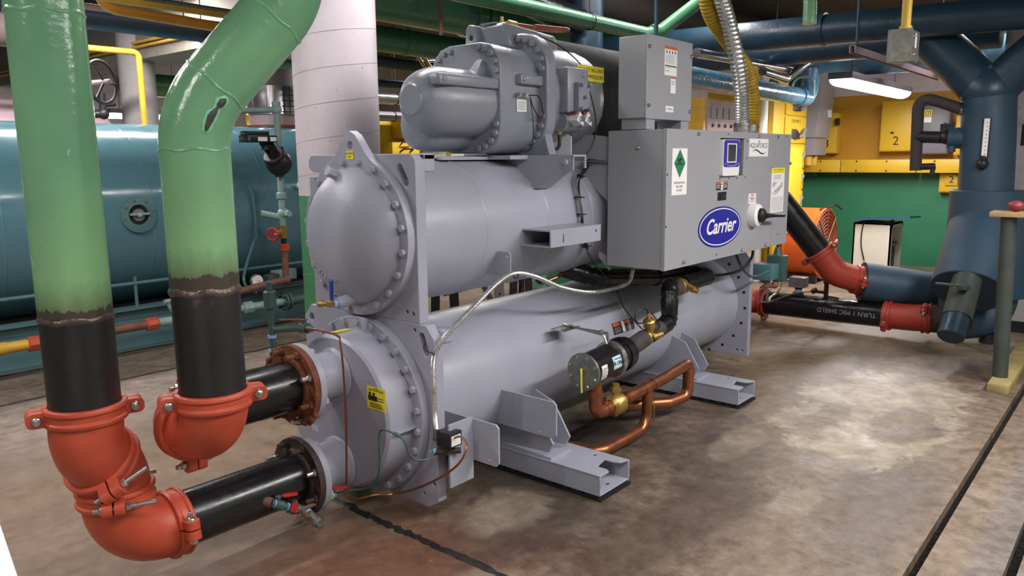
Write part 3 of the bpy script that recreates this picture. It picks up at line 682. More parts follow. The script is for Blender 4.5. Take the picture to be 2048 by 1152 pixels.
# oval badge with the maker's script
G = dface(4.246, 1.146)
def oval(a, c, n=48): return [(a*math.cos(2*PI*i/n), c*math.sin(2*PI*i/n)) for i in range(n)]
BD = MB().plate(oval(.282, .118), [], .004, G).build('maker_badge', 'blue_ink', CH); BD['label'] = 'blue oval badge with white script lettering'
MB().plate(oval(.270, .108), [oval(.262, .102)], .0006, G @ MX.Translation((0, 0, .004))).build('badge_border', 'white', BD, 0)
text('Carrier', .122, G @ MX.Translation((0, .002, .0041)), 'white', 'badge_script', BD, .32, .0004, 'CENTER', 1.06, 1.0, .0022)
# product plate
G = dface(4.762, 1.603); AQ = sheet('product_plate', G, .295, .108, 'white', CH, .0012, 'white plate with thin dark lettering over a wave')
for s_, sz, x in (('AQUA', .044, -.078), ('F', .062, .002), ('ORCE', .044, .074)):
    text(s_, sz, G @ MX.Translation((x, .012+(.007 if s_ == 'F' else 0), .0013)), 'ink', 'print', AQ, 0, .0003, 'CENTER', 1.02)
b = MB(); up_, dn = [], []
for i in range(17):
    x = -.105+.22*i/16; yw = -.026+.012*math.sin((x+.105)/.22*2*PI); th = .0045*math.sin(PI*i/16)+.0004
    up_.append((x, yw+th)); dn.append((x, yw-th))
b.plate(up_+dn[::-1], [], .0004, G @ MX.Translation((0, 0, .0013))); b.build('wave_line', 'ink', AQ, 0)
# small warnings, latch, table
G = dface(4.25, 1.382); W1 = sheet('warning_label', G, .15, .046, 'ink', CH, .0010, 'black and orange twin caution label')
b = MB(); b.box((-.073, .012, .001), (-.018, .021, .0014), G); b.box((.018, .012, .001), (.073, .021, .0014), G); b.build('orange_band', 'orange_ink', W1, 0)
MB().box((-.014, -.022, .001), (.014, .022, .0015), G).build('symbol_panel', 'white', W1, 0)
lines(G, -.07, -.02, [.007-.006*k for k in range(4)], .0016, 'white', W1, 'printed_lines', .001); lines(G, .02, .07, [.007-.006*k for k in range(4)], .0016, 'white', W1, 'printed_lines', .001)
b = MB(); b.box((-.006, .004, .0015), (.006, .016, .0018), G); b.box((-.005, -.014, .0015), (.005, -.004, .0018), G); b.build('symbol', 'ink', W1, 0)
G = dface(4.254, 1.323); o = MB().plate([(-.056, -.024), (.056, -.024), (.056, .024), (-.056, .024)], [], .003, G).build('door_latch', 'blackp', CH, 30, .001)
MB().loft([[tuple(G @ V(p)) for p in ((-.045, -.018, .003), (.045, -.018, .003), (.045, .018, .003), (-.045, .018, .003))], [tuple(G @ V(p)) for p in ((-.01, .004, .012), (.03, .004, .012), (.03, .012, .012), (-.01, .012, .012))]]).build('latch_paddle', 'iron', o)
G = dface(4.691, 1.29); W2 = sheet('warning_label', G, .112, .062, 'white', CH, .0010, 'white label with two orange headings')
b = MB(); b.box((-.025, .019, .001), (.025, .026, .0014), G); b.box((-.03, -.006, .001), (.03, .001, .0014), G); b.build('orange_band', 'orange_ink', W2, 0)
lines(G, -.048, .048, [.013, .008, .003-.0, -.012, -.017, -.022], .0022, 'grey_ink', W2, 'printed_lines', .001)
G = dface(5.10, 1.327); W3 = sheet('wiring_chart', G, .225, .292, 'white', CH, .0010, 'tall white wiring chart with a yellow heading')
MB().box((-.1125, .112, .001), (.1125, .146, .0014), G).build('yellow_heading', 'yellow_label', W3, 0)
text('CAUTION - USE COPPER CONDUCTORS', .0095, G @ MX.Translation((0, .134, .0014)), 'ink', 'print', W3); lines(G, -.085, .085, (.120,), .003, 'grey_ink', W3, 'printed_lines', .0014)
lines(G, -.075, .075, [.098-.006*k for k in range(5)], .002, 'grey_ink', W3, 'printed_lines', .001)
b = MB()
for k in range(46):
    cx = -.085+.17*((k*7) % 23)/23; cyy = -.02+.075*((k*5) % 17)/17; L_ = .012+.02*random.random(); a = random.choice((.5, .6, 1.2, 1.3, 2.2))
    b.box((-L_/2, -.0012, 0), (L_/2, .0012, .0004), G @ MX.Translation((cx, cyy, .001)) @ MX.Rotation(a, 4, 'Z'))
b.build('diagram', 'ink', W3, 0)
b = MB()
for k in range(10): b.box((-.095+k*.021, -.135, .001), (-.0935+k*.021, -.045, .0014), G)
for k in range(14): b.box((-.095, -.135+k*.0068, .001), (.098, -.1338+k*.0068, .0013), G)
b.build('chart_grid', 'grey_ink', W3, 0)
# disconnect handle
H = MB().lathe([(.075, 0), (.075, .02), (.068, .045), (.050, .055), (0, .055)], axm((4.70, y0, 1.187), (0, -1, 0)), 36).build('disconnect_switch', 'whitep', CH, 40)
b = MB(); b.lathe([(.045, 0), (.042, .02), (.022, .035), (0, .036)], axm((4.70, y0-.055, 1.187), (0, -1, 0)), 24); b.tube([(4.70, y0-.075, 1.187), (4.77, y0-.085, 1.184), (4.88, y0-.09, 1.176), (5.0, y0-.09, 1.168)], .012, 10, True, lambda i: (.024, .016, .011, .011)[i]); b.build('disconnect_handle', 'blackp', H, 40)
# screws
def screw(x, z): put('screw', 'scr', lambda: MB().lathe([(0, 0), (.011, 0), (.011, .004), (.007, .010), (.004, .016), (0, .016)], MX(), 10), (x, y0, z), (0, -1, 0), DOOR, 'steel')
for x, z in ((3.93, 1.672), (4.75, 1.672), (5.06, 1.672), (5.297, 1.50), (3.80, .985), (4.56, .978), (4.93, .978)): screw(x, z)
def dot(x, z, r=.006): MB().cyl((x, y0-.0003, z), (x, y0-.0009, z), r, seg=8).build('pilot_hole', 'dark', DOOR)
for x, z in ((4.31, 1.678), (5.22, 1.680), (3.60, 1.46), (3.60, 1.19), (4.22, 1.426), (4.34, 1.424), (4.45, 1.424), (4.57, 1.424), (4.21, .985), (4.585, 1.54), (5.14, 1.03), (4.98, 1.475), (4.585, 1.64)): dot(x, z)
put('screw', 'scr', None, (3.596, 2.14, 1.60), NX, BOX)
MB().box((5.02, y0-.0006, Z0+.01), (5.0215, y0, Z1-.01)).build('seam', 'grey_ink', DOOR)
# grey carrier frame beside the box and legs for the starter box
MB().plate([(2.33, 1.30), (2.33, 1.66), (2.60, 1.69), (2.62, 1.50), (2.50, 1.44)], [], .01, MX(((0, 0, 1, 3.62), (1, 0, 0, 0), (0, 1, 0, 0), (0, 0, 0, 1)))).build('carrier_plate', 'cabinet', CH)
MB().plate([(2.331, .80), (2.331, 1.0), (2.40, 1.0), (2.345, .84)], [], .01, MX(((0, 0, 1, 3.60), (1, 0, 0, 0), (0, 1, 0, 0), (0, 0, 0, 1)))).build('carrier_gusset', 'cabinet', CH) if False else None
MB().loft([[(3.62, 2.331, .93), (3.64, 2.331, .93), (3.64, 2.331, 1.0), (3.62, 2.331, 1.0)], [(3.62, 2.40, 1.0), (3.64, 2.40, 1.0), (3.64, 2.40, 1.03), (3.62, 2.40, 1.03)]]).build('carrier_gusset', 'cabinet', CH)
for x0, x1, y_ in ((3.60, 3.69, 2.10), (3.98, 4.07, 2.10)):
    MB().box((x0, y_, Z1), (x1, y_+.15, 1.755)).build('box_leg', 'cabinet', CH, 30, .002)
SB = MB().box((3.583, 2.10, 1.752), (4.075, 2.262, 2.168)).build('starter_box', 'cabinet', CH, 30, .003)
SD = MB().box((3.581, 2.092, 1.748), (4.078, 2.10, 2.172)).build('box_cover', 'cabinet', SB, 30, .002)
for x, z in ((3.60, 2.11), (3.60, 1.815), (4.06, 2.10), (4.06, 1.80)): put('screw', 'scr', None, (x, 2.092, z), (0, -1, 0), SB)
def sface(x, z): return fm((x, 2.0918, z), (0, -1, 0))
G = sface(3.83, 2.055); o = sheet('warning_label', G, .135, .150, 'white', CH, .001, 'white warning sheet with an orange heading on the upper box')
MB().box((-.0675, .060, .001), (.0675, .075, .0014), G).build('orange_band', 'orange_ink', o, 0)
b = MB()
for k in range(4): b.box((-.05+k*.03, .038, .001), (-.04+k*.03, .054, .0014), G)
b.build('symbol', 'ink', o, 0)
lines(G, -.058, .058, [.030-.006*k for k in range(8)], .002, 'grey_ink', o, 'printed_lines', .001); MB().box((-.062, -.030, .001), (.062, -.022, .0014), G).build('band', 'green_ink', o, 0); lines(G, -.058, .0, [-.036, -.050, -.054], .002, 'grey_ink', o, 'printed_lines', .001)
G = sface(3.862, 1.932); o = sheet('warning_label', G, .055, .085, 'white', CH, .001, 'small white label with an orange heading on the upper box')
MB().box((-.027, .034, .001), (.027, .0425, .0014), G).build('orange_band', 'orange_ink', o, 0); lines(G, -.02, .02, [.02-.008*k for k in range(3)], .003, 'grey_ink', o, 'printed_lines', .001)
G = sface(3.828, 1.805); o = sheet('unit_label', G, .085, .032, 'white', CH, .001, 'small white label with one printed line'); text('COMPRESSOR', .010, G @ MX.Translation((0, 0, .0011)), 'ink', 'print', o)

# ---------------------------------------------------------------- liquid line: drier, valves and copper on the near flank
dy, dz = 2.10, .512
DR = MB().lathe([(0, 0), (.088, 0), (.088, .014), (.084, .014), (.084, .31), (.092, .31), (.092, .345), (.084, .345), (.084, .38), (.04, .40), (0, .40)], axm((3.05, dy, dz), (1, 0, .06)), 40).build('filter_drier', 'black_pipe', CH, 35)
EP = MB().lathe([(0, 0), (.094, 0), (.094, .012), (0, .012)], axm((3.04, dy, dz), (1, 0, .06)), 40).build('drier_end_plate', 'galv', CH, 35)
for k in range(8):
    a = 2*PI*(k+.5)/8; put('bolt', 'hs', hexb(.0095, .010), (3.04, dy-.078*math.cos(a), dz+.078*math.sin(a)), NX, EP, 'steel', None, k)
MB().ring((3.275, dy, dz+.013), (1, 0, .06), .083, .0955, .03, 36).build('clamp_band', 'steel', CH)
b = MB(); b.tube(fil([(3.25, dy, dz+.10), (3.25, dy+.02, dz+.145), (3.26, 2.33, dz+.16), (3.29, 2.40, dz+.155)], .015), .007, 8); b.box((3.17, 2.31, dz+.148), (3.29, 2.40, dz+.153)); o = b.build('drier_bracket', 'steel', CH)
MB().box((3.28, 2.13, .655), (3.31, 2.385, .660)).build('bracket_strip', 'steel', CH); MB().box((3.28, 2.128, .56), (3.31, 2.133, .66)).build('bracket_strip', 'steel', CH)
for y_ in (2.16, 2.31, 2.355): put('bolt', 'hs', None, (3.295, y_, .66), (0, 0, 1), o)
G = fm((3.215, dy-.0845*math.cos(.25), dz+.012+.0845*math.sin(.25)), (0, -math.cos(.25), math.sin(.25)))
def bent(name, mat, x0, x1, a0, a1, r=.0848, lab=None):
    return tag(MB().lathe([(r, x0-3.05), (r, x1-3.05)], axm((3.05, dy, dz), (1, 0, .06), (0, -1, 0)), 8, a0, a1).build(name, mat, CH, 60), lab)
BA = axm((3.05, dy, dz), (1, 0, .06), (0, -1, 0))
def bentp(name, mat, x0, x1, a0, a1, r, lab=None):
    b = MB(); n_ = 8
    rows = [[BA @ V((r*math.cos(a0+(a1-a0)*i/n_), r*math.sin(a0+(a1-a0)*i/n_), x-3.05)) for i in range(n_+1)] for x in (x0, x1)]
    vs = [s_ for r_ in rows for s_ in r_]
    b.faces(vs, [(i, i+1, i+n_+2, i+n_+1) for i in range(n_)])
    o = b.build(name, mat, CH, 60); m_ = o.modifiers.new('thick', 'SOLIDIFY'); m_.thickness = .001; m_.offset = 1
    return tag(o, lab)
# which way does local y turn? the sign below keeps the labels on the camera side
sg = 1 if (BA @ V((0, 1, 0))).z > BA.translation.z else -1
L1 = bentp('refrigerant_label', 'sky_label', 3.19, 3.265, sg*-.25, sg*.55, .0848, 'pale blue refrigerant sticker reading R-134a')
L2_ = bentp('data_label', 'white', 3.085, 3.135, sg*-.60, sg*.35, .0848, 'white data sticker on the drier')
nr = V((0, -math.cos(.12), math.sin(.12)))
c0 = BA @ V((0, 0, .178)); text('R-134a', .028, fm(c0+nr*.0868, nr) @ MX.Translation((0, 0, 0)), 'ink', 'print', L1, 0, .0006); text('CHARGED WITH', .008, fm(c0+V((0, -math.cos(.38), math.sin(.38)))*.0868, V((0, -math.cos(.38), math.sin(.38)))), 'ink', 'print', L1, 0, .0006)
c1 = BA @ V((0, 0, .06)); nr = V((0, -math.cos(-.1), math.sin(-.1))); b = MB(); G = fm(c1+nr*.0862, nr)
for k in range(6): b.box((-.018, -.028+k*.010, 0), (.012+.006*(k % 2), -.025+k*.010, .0008), G)
b.build('printed_lines', 'grey_ink', L2_, 0)
# yellow tag strap on the end plate
tg = MB(); tg.cyl((3.04, dy+.0, dz+.01), (3.022, dy, dz+.01), .010, seg=12); tg.build('tag_stud', 'brass', CH)
tg = MB(); tg.tube(cr([(3.024, dy, dz+.02), (3.015, dy-.008, dz-.005), (3.018, dy-.006, dz-.06), (3.022, dy-.006, dz-.10)], 5), .005, 6); tg.build('yellow_tag', 'yellow_label', CH)
# foam covered run to the moisture valve and back up
MB().tube(fil([(3.40, dy, dz+.02), (3.62, dy, dz+.06)], 0), .048, 24).build('lagged_pipe', 'foam', CH)
MB().tube(fil([(3.70, 2.10, .60), (3.93, 2.10, .628), (3.98, 2.14, .80), (4.00, 2.17, .81)], .05), .047, 20).build('lagged_pipe', 'foam', CH) if False else None
MB().tube([(3.68, 2.10, .578), (3.80, 2.10, .60), (3.86, 2.10, .61)], .045, 20).build('lagged_pipe', 'foam', CH)
MB().tube(fil([(3.80, 2.10, .60), (3.905, 2.10, .622), (3.915, 2.11, .79), (4.02, 2.16, .80)], .05), .048, 20, True, lambda i: .047+.004*math.sin(i*2.1)).build('taped_bend', 'tape', CH)
MB().tube([(3.96, 2.14, .78), (4.14, 2.17, .785)], .047, 20).build('lagged_pipe', 'foam', CH)
b = MB(); b.lathe([(0, 0), (.035, 0), (.052, .012), (.055, .05), (.044, .06), (.044, .09), (0, .09)], axm((4.11, 2.165, .784), (1, .16, 0)), 28); b.cyl((4.15, 2.12, .79), (4.155, 2.075, .77), .022, seg=6); b.cyl((4.155, 2.08, .773), (4.16, 2.055, .765), .016, seg=10); b.build('angle_valve', 'brass', CH, 40)
b = MB(); q = V((3.66, 2.085, .60)); dv = V((-.35, -.1, .9)).normalized()
b.sphere((3.645, 2.095, .573), .042, 18, (1.3, .9, 1)); b.cyl(q, q+dv*.04, .022, seg=6); b.cyl(q+dv*.035, q+dv*.085, .034, seg=20, bev=.006); b.cyl(q+dv*.08, q+dv*.095, .022, seg=6); b.cyl((3.66, 2.06, .58), (3.69, 2.02, .60), .018, seg=8); b.build('expansion_valve', 'brass', CH, 40)
q2 = q+dv*.095; b = MB(); b.cyl(q2, q2+dv*.03, .010, .007, 10); b.build('valve_plug', 'orange', CH)
MB().tube(cr([q2+dv*.03, q2+dv*.05+V((-.02, 0, .01)), q2+V((-.09, 0, .06)), q2+V((-.13, .01, .03)), q2+V((-.10, .01, -.01)), q2+V((-.04, 0, -.015)), q2], 6), .004, 8).build('valve_cord', 'cable', CH)
# warning sticker on the evaporator flank
def onshell(x, a, r=RL): return V((x, CY-r*math.cos(a), ZL+r*math.sin(a)))
def flank(name, x0, x1, a0, a1, mat, par, r=RL, lab=None):
    n_ = 6; vs = [onshell(x, a0+(a1-a0)*i/n_, r) for x in (x0, x1) for i in range(n_+1)]
    o = MB().faces(vs, [(i, i+1, i+n_+2, i+n_+1) for i in range(n_)]).build(name, mat, par, 60)
    m_ = o.modifiers.new('thick', 'SOLIDIFY'); m_.thickness = .001; m_.offset = 1; return tag(o, lab)
s1_ = flank('warning_label', 3.77, 4.0, .22, .42, 'ink', CH, RL+.0012, 'black warning sticker behind the expansion valve')
flank('symbol_panel', 3.87, 3.90, .225, .415, 'white', s1_, RL+.0022); flank('orange_band', 3.78, 3.86, .355, .41, 'orange_ink', s1_, RL+.0022); flank('orange_band', 3.91, 3.99, .355, .41, 'orange_ink', s1_, RL+.0022)
for k in range(4):
    flank('printed_lines', 3.785, 3.855, .24+k*.025, .25+k*.025, 'grey_ink', s1_, RL+.0022); flank('printed_lines', 3.915, 3.985, .24+k*.025, .25+k*.025, 'grey_ink', s1_, RL+.0022)
# copper liquid line
cz_ = .29
MB().tube(fil([(3.15, dy, dz-.06), (3.15, dy, .262), (3.36, dy, .275), (3.84, 2.09, .30), (4.10, 2.10, .315), (4.16, 2.10, .315), (4.16, 2.10, .115), (4.0, 2.14, .105), (3.62, 2.42, .11)], [.06, .01, .01, .01, .035, .06, .02], 6), .034, 20).build('copper_line', 'copper', CH)
for p, a in (((3.15, dy, .36), (0, 0, 1)), ((3.235, dy, .267), (1, 0, .05)), ((3.43, dy, .277), (1, 0, .05)), ((3.60, 2.095, .286), (1, 0, .05)), ((3.70, 2.093, .292), (1, 0, .05)), ((4.16, 2.10, .25), (0, 0, 1))):
    MB().ring(p, a, .033, .0375, .035, 22).build('solder_collar', 'copper', CH)
MB().tube(fil([(3.64, 2.09, .27), (3.64, 2.09, .135), (3.60, 2.085, .045), (3.22, 2.10, .043), (2.9, 2.3, .19)], [.06, .07, .05], 6) if False else fil([(3.655, 2.09, .28), (3.655, 2.09, .055), (3.19, 2.09, .055), (3.12, 2.40, .055)], [.10, .06], 8), .030, 20).build('copper_line', 'copper', CH)
bv = MB(); bv.lathe([(0, 0), (.038, 0), (.050, .012), (.058, .022), (.060, .085), (.052, .095), (.040, .11), (0, .11)], axm((3.285, dy, .269), (1, 0, .05)), 32); bv.cyl((3.34, dy, .31), (3.34, dy, .345), .020, seg=16); bv.cyl((3.34, dy, .340), (3.34, dy, .362), .030, seg=6); bv.cyl((3.34, dy, .360), (3.34, dy, .385), .020, seg=6); bv.cyl((3.345, dy, .22), (3.345, dy, .20), .014, .006, 8); bv.build('ball_valve', 'brass', CH, 40)
MB().cyl((3.255, dy, .29), (3.255, dy, .328), .007, seg=8).build('schrader_port', 'copper', CH)
MB().tube(cr([(3.68, 2.07, .22), (3.69, 2.065, .19), (3.685, 2.063, .12), (3.69, 2.065, .09)], 5), .003, 6).build('wire_tail', 'brass', CH)
# taped suction line lying over the evaporator
MB().tube(fil([(3.62, 2.66, .915), (3.74, 2.50, .86), (4.30, 2.42, .80), (4.62, 2.38, .795), (4.62, 2.20, .785), (4.21, 2.18, .785)], [.12, .1, .08, .08], 8), .052, 24, True, lambda i: .052+.004*math.sin(i*1.7)).build('taped_suction_line', 'tape', CH)
MB().tube(fil([(3.44, 2.70, .86), (3.40, 2.64, .85), (3.50, 2.60, .88), (3.60, 2.62, .90)], .02), .011, 10).build('copper_line', 'copper', CH)
# braided conduit and flow switch
fx = [(3.827, 2.30, .96), (3.82, 2.30, .90), (3.737, 2.29, .84), (3.434, 2.30, .835), (3.161, 2.31, .893), (2.95, 2.32, .975), (2.79, 2.32, 1.012), (2.65, 2.31, .985), (2.408, 2.265, .895), (2.245, 2.25, .817), (2.178, 2.25, .75), (2.172, 2.255, .639), (2.18, 2.258, .50), (2.19, 2.262, .425)]
cp = cr(fx, 34)
MB().tube(cp, .0105, 10, True, lambda i: .0118 if i % 2 else .0098).build('braided_conduit', 'conduit', CH, 25)
MB().ring((2.79, 2.32, 1.0), (1, 0, .1), .0125, .015, .008, 14).build('cable_tie', 'cable', CH)
MB().tube(fil([(2.17, 2.24, .755), (2.165, 2.30, .765), (2.19, 2.32, .785)], .01), .003, 6).build('cable_tie', 'cable', CH)
FS = MB().box((2.17, 2.165, .36), (2.245, 2.245, .425), None, .004).build('flow_switch', 'iron', CH); FS['label'] = 'small grey differential pressure switch'
MB().box((2.1695, 2.175, .37), (2.1700, 2.235, .415)).build('switch_label', 'white', FS) if False else MB().box((2.18, 2.1640, .368), (2.235, 2.165, .412)).build('switch_label', 'white', FS)
b = MB(); b.cyl((2.19, 2.262, .42), (2.19, 2.262, .385), .015, seg=12); b.cyl((2.19, 2.27, .385), (2.19, 2.24, .385), .017, seg=12); b.build('conduit_elbow', 'galv', FS)
b = MB(); b.cyl((2.195, 2.205, .36), (2.195, 2.205, .325), .018, seg=14); b.cyl((2.15, 2.245, .335), (2.24, 2.17, .335), .013, seg=10); b.build('switch_body', 'rust_dark', FS)
# sense lines
MB().tube(cr([(1.96, 2.83, .822), (1.955, 2.74, .828), (1.955, 2.60, .822), (1.95, 2.575, .79), (1.95, 2.565, .70), (1.95, 2.56, .50), (1.95, 2.575, .20), (1.95, 2.585, .135), (1.95, 2.56, .105), (1.95, 2.50, .125), (2.0, 2.45, .14), (2.08, 2.43, .12), (2.11, 2.33, .16), (2.12, 2.20, .235), (2.13, 2.08, .33), (2.16, 2.06, .40), (2.19, 2.12, .42), (2.2, 2.17, .40)], 6), .0048, 8).build('sense_line', 'copper', CH)
MB().tube(cr([(1.89, 2.62, .13), (1.93, 2.56, .15), (1.97, 2.49, .165), (1.97, 2.42, .20), (1.97, 2.385, .26), (1.97, 2.372, .34), (1.97, 2.372, .43), (1.97, 2.345, .463), (1.97, 2.27, .46), (1.985, 2.235, .435), (2.0, 2.225, .38), (2.02, 2.205, .352), (2.06, 2.18, .35), (2.11, 2.21, .35), (2.15, 2.245, .35)], 6), .0048, 8).build('sense_line', 'dteal', CH)
MB().cyl((2.125, 2.225, .345), (2.155, 2.24, .345), .010, seg=6).build('flare_nut', 'ptfe', CH)
# wiring loom down the condenser flank
def loom(r_off, seed):
    random.seed(seed); pts = []
    for (x, y, z) in ((3.62, 2.34, 1.52), (3.60, 2.48, 1.53), (3.52, 2.44, 1.48), (3.435, 2.425, 1.42), (3.40, 2.385, 1.29), (3.42, 2.380, 1.17), (3.50, 2.41, 1.06)):
        pts.append((x+random.uniform(-.014, .014), y-.008+random.uniform(-.008, .004), z+random.uniform(-.008, .008)))
    return cr(pts, 6)
for k in range(6): MB().tube(loom(0, k+1), .0042, 7).build('loom_cable', 'cable' if k % 3 else 'cable_grey', CH)
for p, a in (((3.56, 2.45, 1.505), (1, .4, .3)), ((3.47, 2.425, 1.45), (.6, .2, 1)), ((3.405, 2.39, 1.34), (.1, .1, 1)), ((3.405, 2.378, 1.25), (0, 0, 1)), ((3.43, 2.375, 1.15), (-.2, 0, 1)), ((3.49, 2.40, 1.07), (-.4, -.2, 1))):
    b = MB(); b.ring(p, a, .012, .019, .007, 12); b.cyl(p, (p[0]+.03, p[1]-.02, p[2]+.002), .003, seg=6); b.build('cable_tie', 'cable', CH)
MB().tube(cr([(3.50, 2.40, 1.05), (3.54, 2.38, .98), (3.62, 2.36, .90), (3.75, 2.36, .79), (3.74, 2.30, .70), (3.65, 2.10, .60), (3.70, 2.05, .63), (3.63, 2.06, .72)], 8), .0035, 7).build('sensor_cable', 'cable', CH)
MB().tube(cr([(4.93, 2.05, .96), (4.96, 2.07, .88), (4.90, 2.12, .80), (4.85, 2.25, .76), (4.80, 2.38, .76)], 8), .009, 8).build('power_cable', 'cable', CH)
MB().tube(cr([(5.18, 2.30, .93), (5.14, 2.22, .80), (5.30, 2.20, .70), (5.48, 2.15, .72)], 6), .010, 8).build('green_cable', 'dteal', CH)
random.seed(11)
# ================================================================ near pipework: risers, red grooved fittings, flanged spools
PR = .1095
def pipe(name, pts, r, mat, label, cat='pipe', seg=40, group=None, base=None):
    t = thing(name, base or tuple(V(pts[-1])), label, cat, group)
    MB().tube(pts, r, seg).build('pipe_body', mat, t, 40); return t
def weld(parent, p, ax, r, mat, w=.012, h=.004):
    random.seed(int(p[2]*997)); pr = [(r-.003, -w), (r+h*.7, -w*.4), (r+h, w*.2), (r-.003, w)]
    b = MB(); n = 56; m = axm(p, ax)
    rows = [[m @ V(((rr+random.uniform(-.001, .0015))*math.cos(2*PI*i/n), (rr+random.uniform(-.001, .0015))*math.sin(2*PI*i/n), zz+.004*math.sin(i*.7))) for i in range(n)] for rr, zz in pr]
    return b.loft(rows, False).build('weld_bead', mat, parent, 80)
R1, R2 = (.985, 2.69), (1.295, 2.425)
t = thing('riser_pipe', (R1[0], R1[1], .73), 'left green riser pipe with a bare black lower end above the red fittings', 'pipe')
MB().tube([(R1[0], R1[1], z) for z in (1.046, 1.3, 1.9, 2.5, 3.45)], PR, 56).build('painted_length', 'riser1', t); MB().tube([(R1[0], R1[1], z) for z in (.735, .9, 1.046)], PR-.0005, 56).build('bare_length', 'riser1', t)
M['weld'] = paint('scorched_weld', '5d5148', .3, .35, .3, 30, .5, 50)
M['weld_g'] = paint('painted_weld', '74a57d', .22, 0, .15, 20, .4, 50)
weld(t, (R1[0], R1[1], 1.052), (0, 0, 1), PR, 'weld'); weld(t, (R1[0], R1[1], 2.0), (0, 0, 1), PR, 'weld_g', .010, .0028)
p2 = fil([(R2[0], R2[1], 1.14), (R2[0], R2[1], 1.702), (1.576, 2.25, 2.08), (1.576, 2.25, 3.45)], [.31, .27], 14)
t = thing('riser_pipe', (R2[0], R2[1], .75), 'right green riser pipe with two bends, leaning over to the column', 'pipe')
MB().tube(p2, PR, 56).build('painted_length', 'riser2', t); MB().tube([(R2[0], R2[1], z) for z in (.75, .95, 1.14)], PR-.0005, 56).build('bare_length', 'riser2', t)
weld(t, (R2[0], R2[1], 1.128), (0, 0, 1), PR, 'weld', .016, .006)
for i, ax in ((1, (0, 0, 1)), (15, None), (16, None)):
    ax = ax or tuple(p2[16]-p2[15]); weld(t, tuple(p2[i]), ax, PR, 'weld_g', .008, .0022)
# paint loss patch on the bend
M['mint'] = paint('mint_undercoat', '84c9a2', .4, 0, .12, 30)
M['scar'] = paint('bare_scar', '46423f', .6, 0, .3, 30)
def on_riser(z, a, off):
    i = max(k for k in range(len(p2)-1) if p2[k].z <= z); f_ = (z-p2[i].z)/(p2[i+1].z-p2[i].z); c = p2[i].lerp(p2[i+1], f_); tg_ = (p2[min(i+2, len(p2)-1)]-p2[max(i-1, 0)]).normalized()
    fr = V((0, 0, 1.55))-c; fr = (fr-tg_*fr.dot(tg_)).normalized(); sd = fr.cross(tg_) 
    if sd.x < 0: sd = -sd
    return c+(fr*math.cos(a)+sd*math.sin(a))*(PR+off)
def scar(name, mat, off, k, prof):
    pa = [on_riser(z, math.asin(s_)-w_*k/PR, off) for z, s_, w_ in prof]; pb = [on_riser(z, math.asin(s_)+w_*k/PR, off) for z, s_, w_ in prof]; nn = len(pa)
    b = MB(); b.faces([tuple(q) for q in pa+pb], [(i, i+1, nn+i+1, nn+i) for i in range(nn-1)]); o = b.build(name, mat, t, 60); m__ = o.modifiers.new('thick', 'SOLIDIFY'); m__.thickness = .0012; m__.offset = 1
SP = [(1.645, .26, .001), (1.652, .27, .006), (1.665, .28, .008), (1.680, .30, .0095), (1.695, .30, .011), (1.710, .33, .010), (1.722, .34, .006), (1.730, .36, .004), (1.738, .38, .010), (1.750, .39, .011), (1.760, .40, .008), (1.768, .41, .001)]
SP = [(1.55+(z-1.55)*1.047, a, w_) for z, a, w_ in SP]
scar('paint_scar', 'scar', .0030, 1, SP); scar('flaking_edge', 'mint', .0012, 1.0, [(z-.008+.012*(i/11), s_+.02*(-1)**i, w_*1.35+.005) for i, (z, s_, w_) in enumerate(SP)])
def elbow(name, pts, mat, label, r=PR+.004, group=None, lettering=True):
    t = thing(name, tuple(pts[len(pts)//2]), label, 'pipe elbow', group)
    n = len(pts); f = lambda i: r if 0 < i < n-1 else r
    MB().tube(pts, r, 44).build('elbow_body', mat, t, 50)
    return t
def coupling(c, ax, label, mat='red', r=PR, h=(0, 0, 1), group='grooved couplings', w=.062, bl=.11):
    """two bolted housing halves; h is the direction in which the bolt ears stick out"""
    c = V(c); ax = V(ax).normalized(); t = thing('pipe_coupling', tuple(c), label, 'coupling', None)
    m = axm(c-ax*w/2, ax, h); x = m.to_3x3() @ V((1, 0, 0)); y = m.to_3x3() @ V((0, 1, 0))
    pr = [(r+.001, 0), (r+.016, .001), (r+.020, .008), (r+.020, .016), (r+.013, .021), (r+.013, w-.021), (r+.020, w-.016), (r+.020, w-.008), (r+.016, w-.001), (r+.001, w)]
    pr = pr+[pr[0]]
    for s_ in (0, 1):
        b = MB(); b.lathe(pr, m, 24, s_*PI+.03, s_*PI+PI-.03)
        sy = 1 if s_ == 0 else -1
        for sx in (1, -1):     # ears
            q = c+x*sx*(r+.028)+y*sy*.019
            mm = axm(q-y*.016, y, ax)
            b.plate(rrect(.050, .074, .020, 4), [], .032, MX(((ax.x, x.x, y.x, q.x-y.x*.016), (ax.y, x.y, y.y, q.y-y.y*.016), (ax.z, x.z, y.z, q.z-y.z*.016), (0, 0, 0, 1))))
        b.build('housing_half', mat, t, 40, .003)
    for sx in (1, -1):
        q = c+x*sx*(r+.034)
        b = MB(); b.cyl(q-y*.062, q+y*bl, .0085, seg=12); b.lathe([(.017, 0), (.016, .006), (.011, .011), (0, .013)], axm(q-y*.034, -y), 16)
        bo = b.build('bolt', 'steel', t, 40)
        MB().cyl(q+y*.036, q+y*.052, .0155, seg=6, bev=.0015).build('nut', 'steel', bo, 30)
    return t
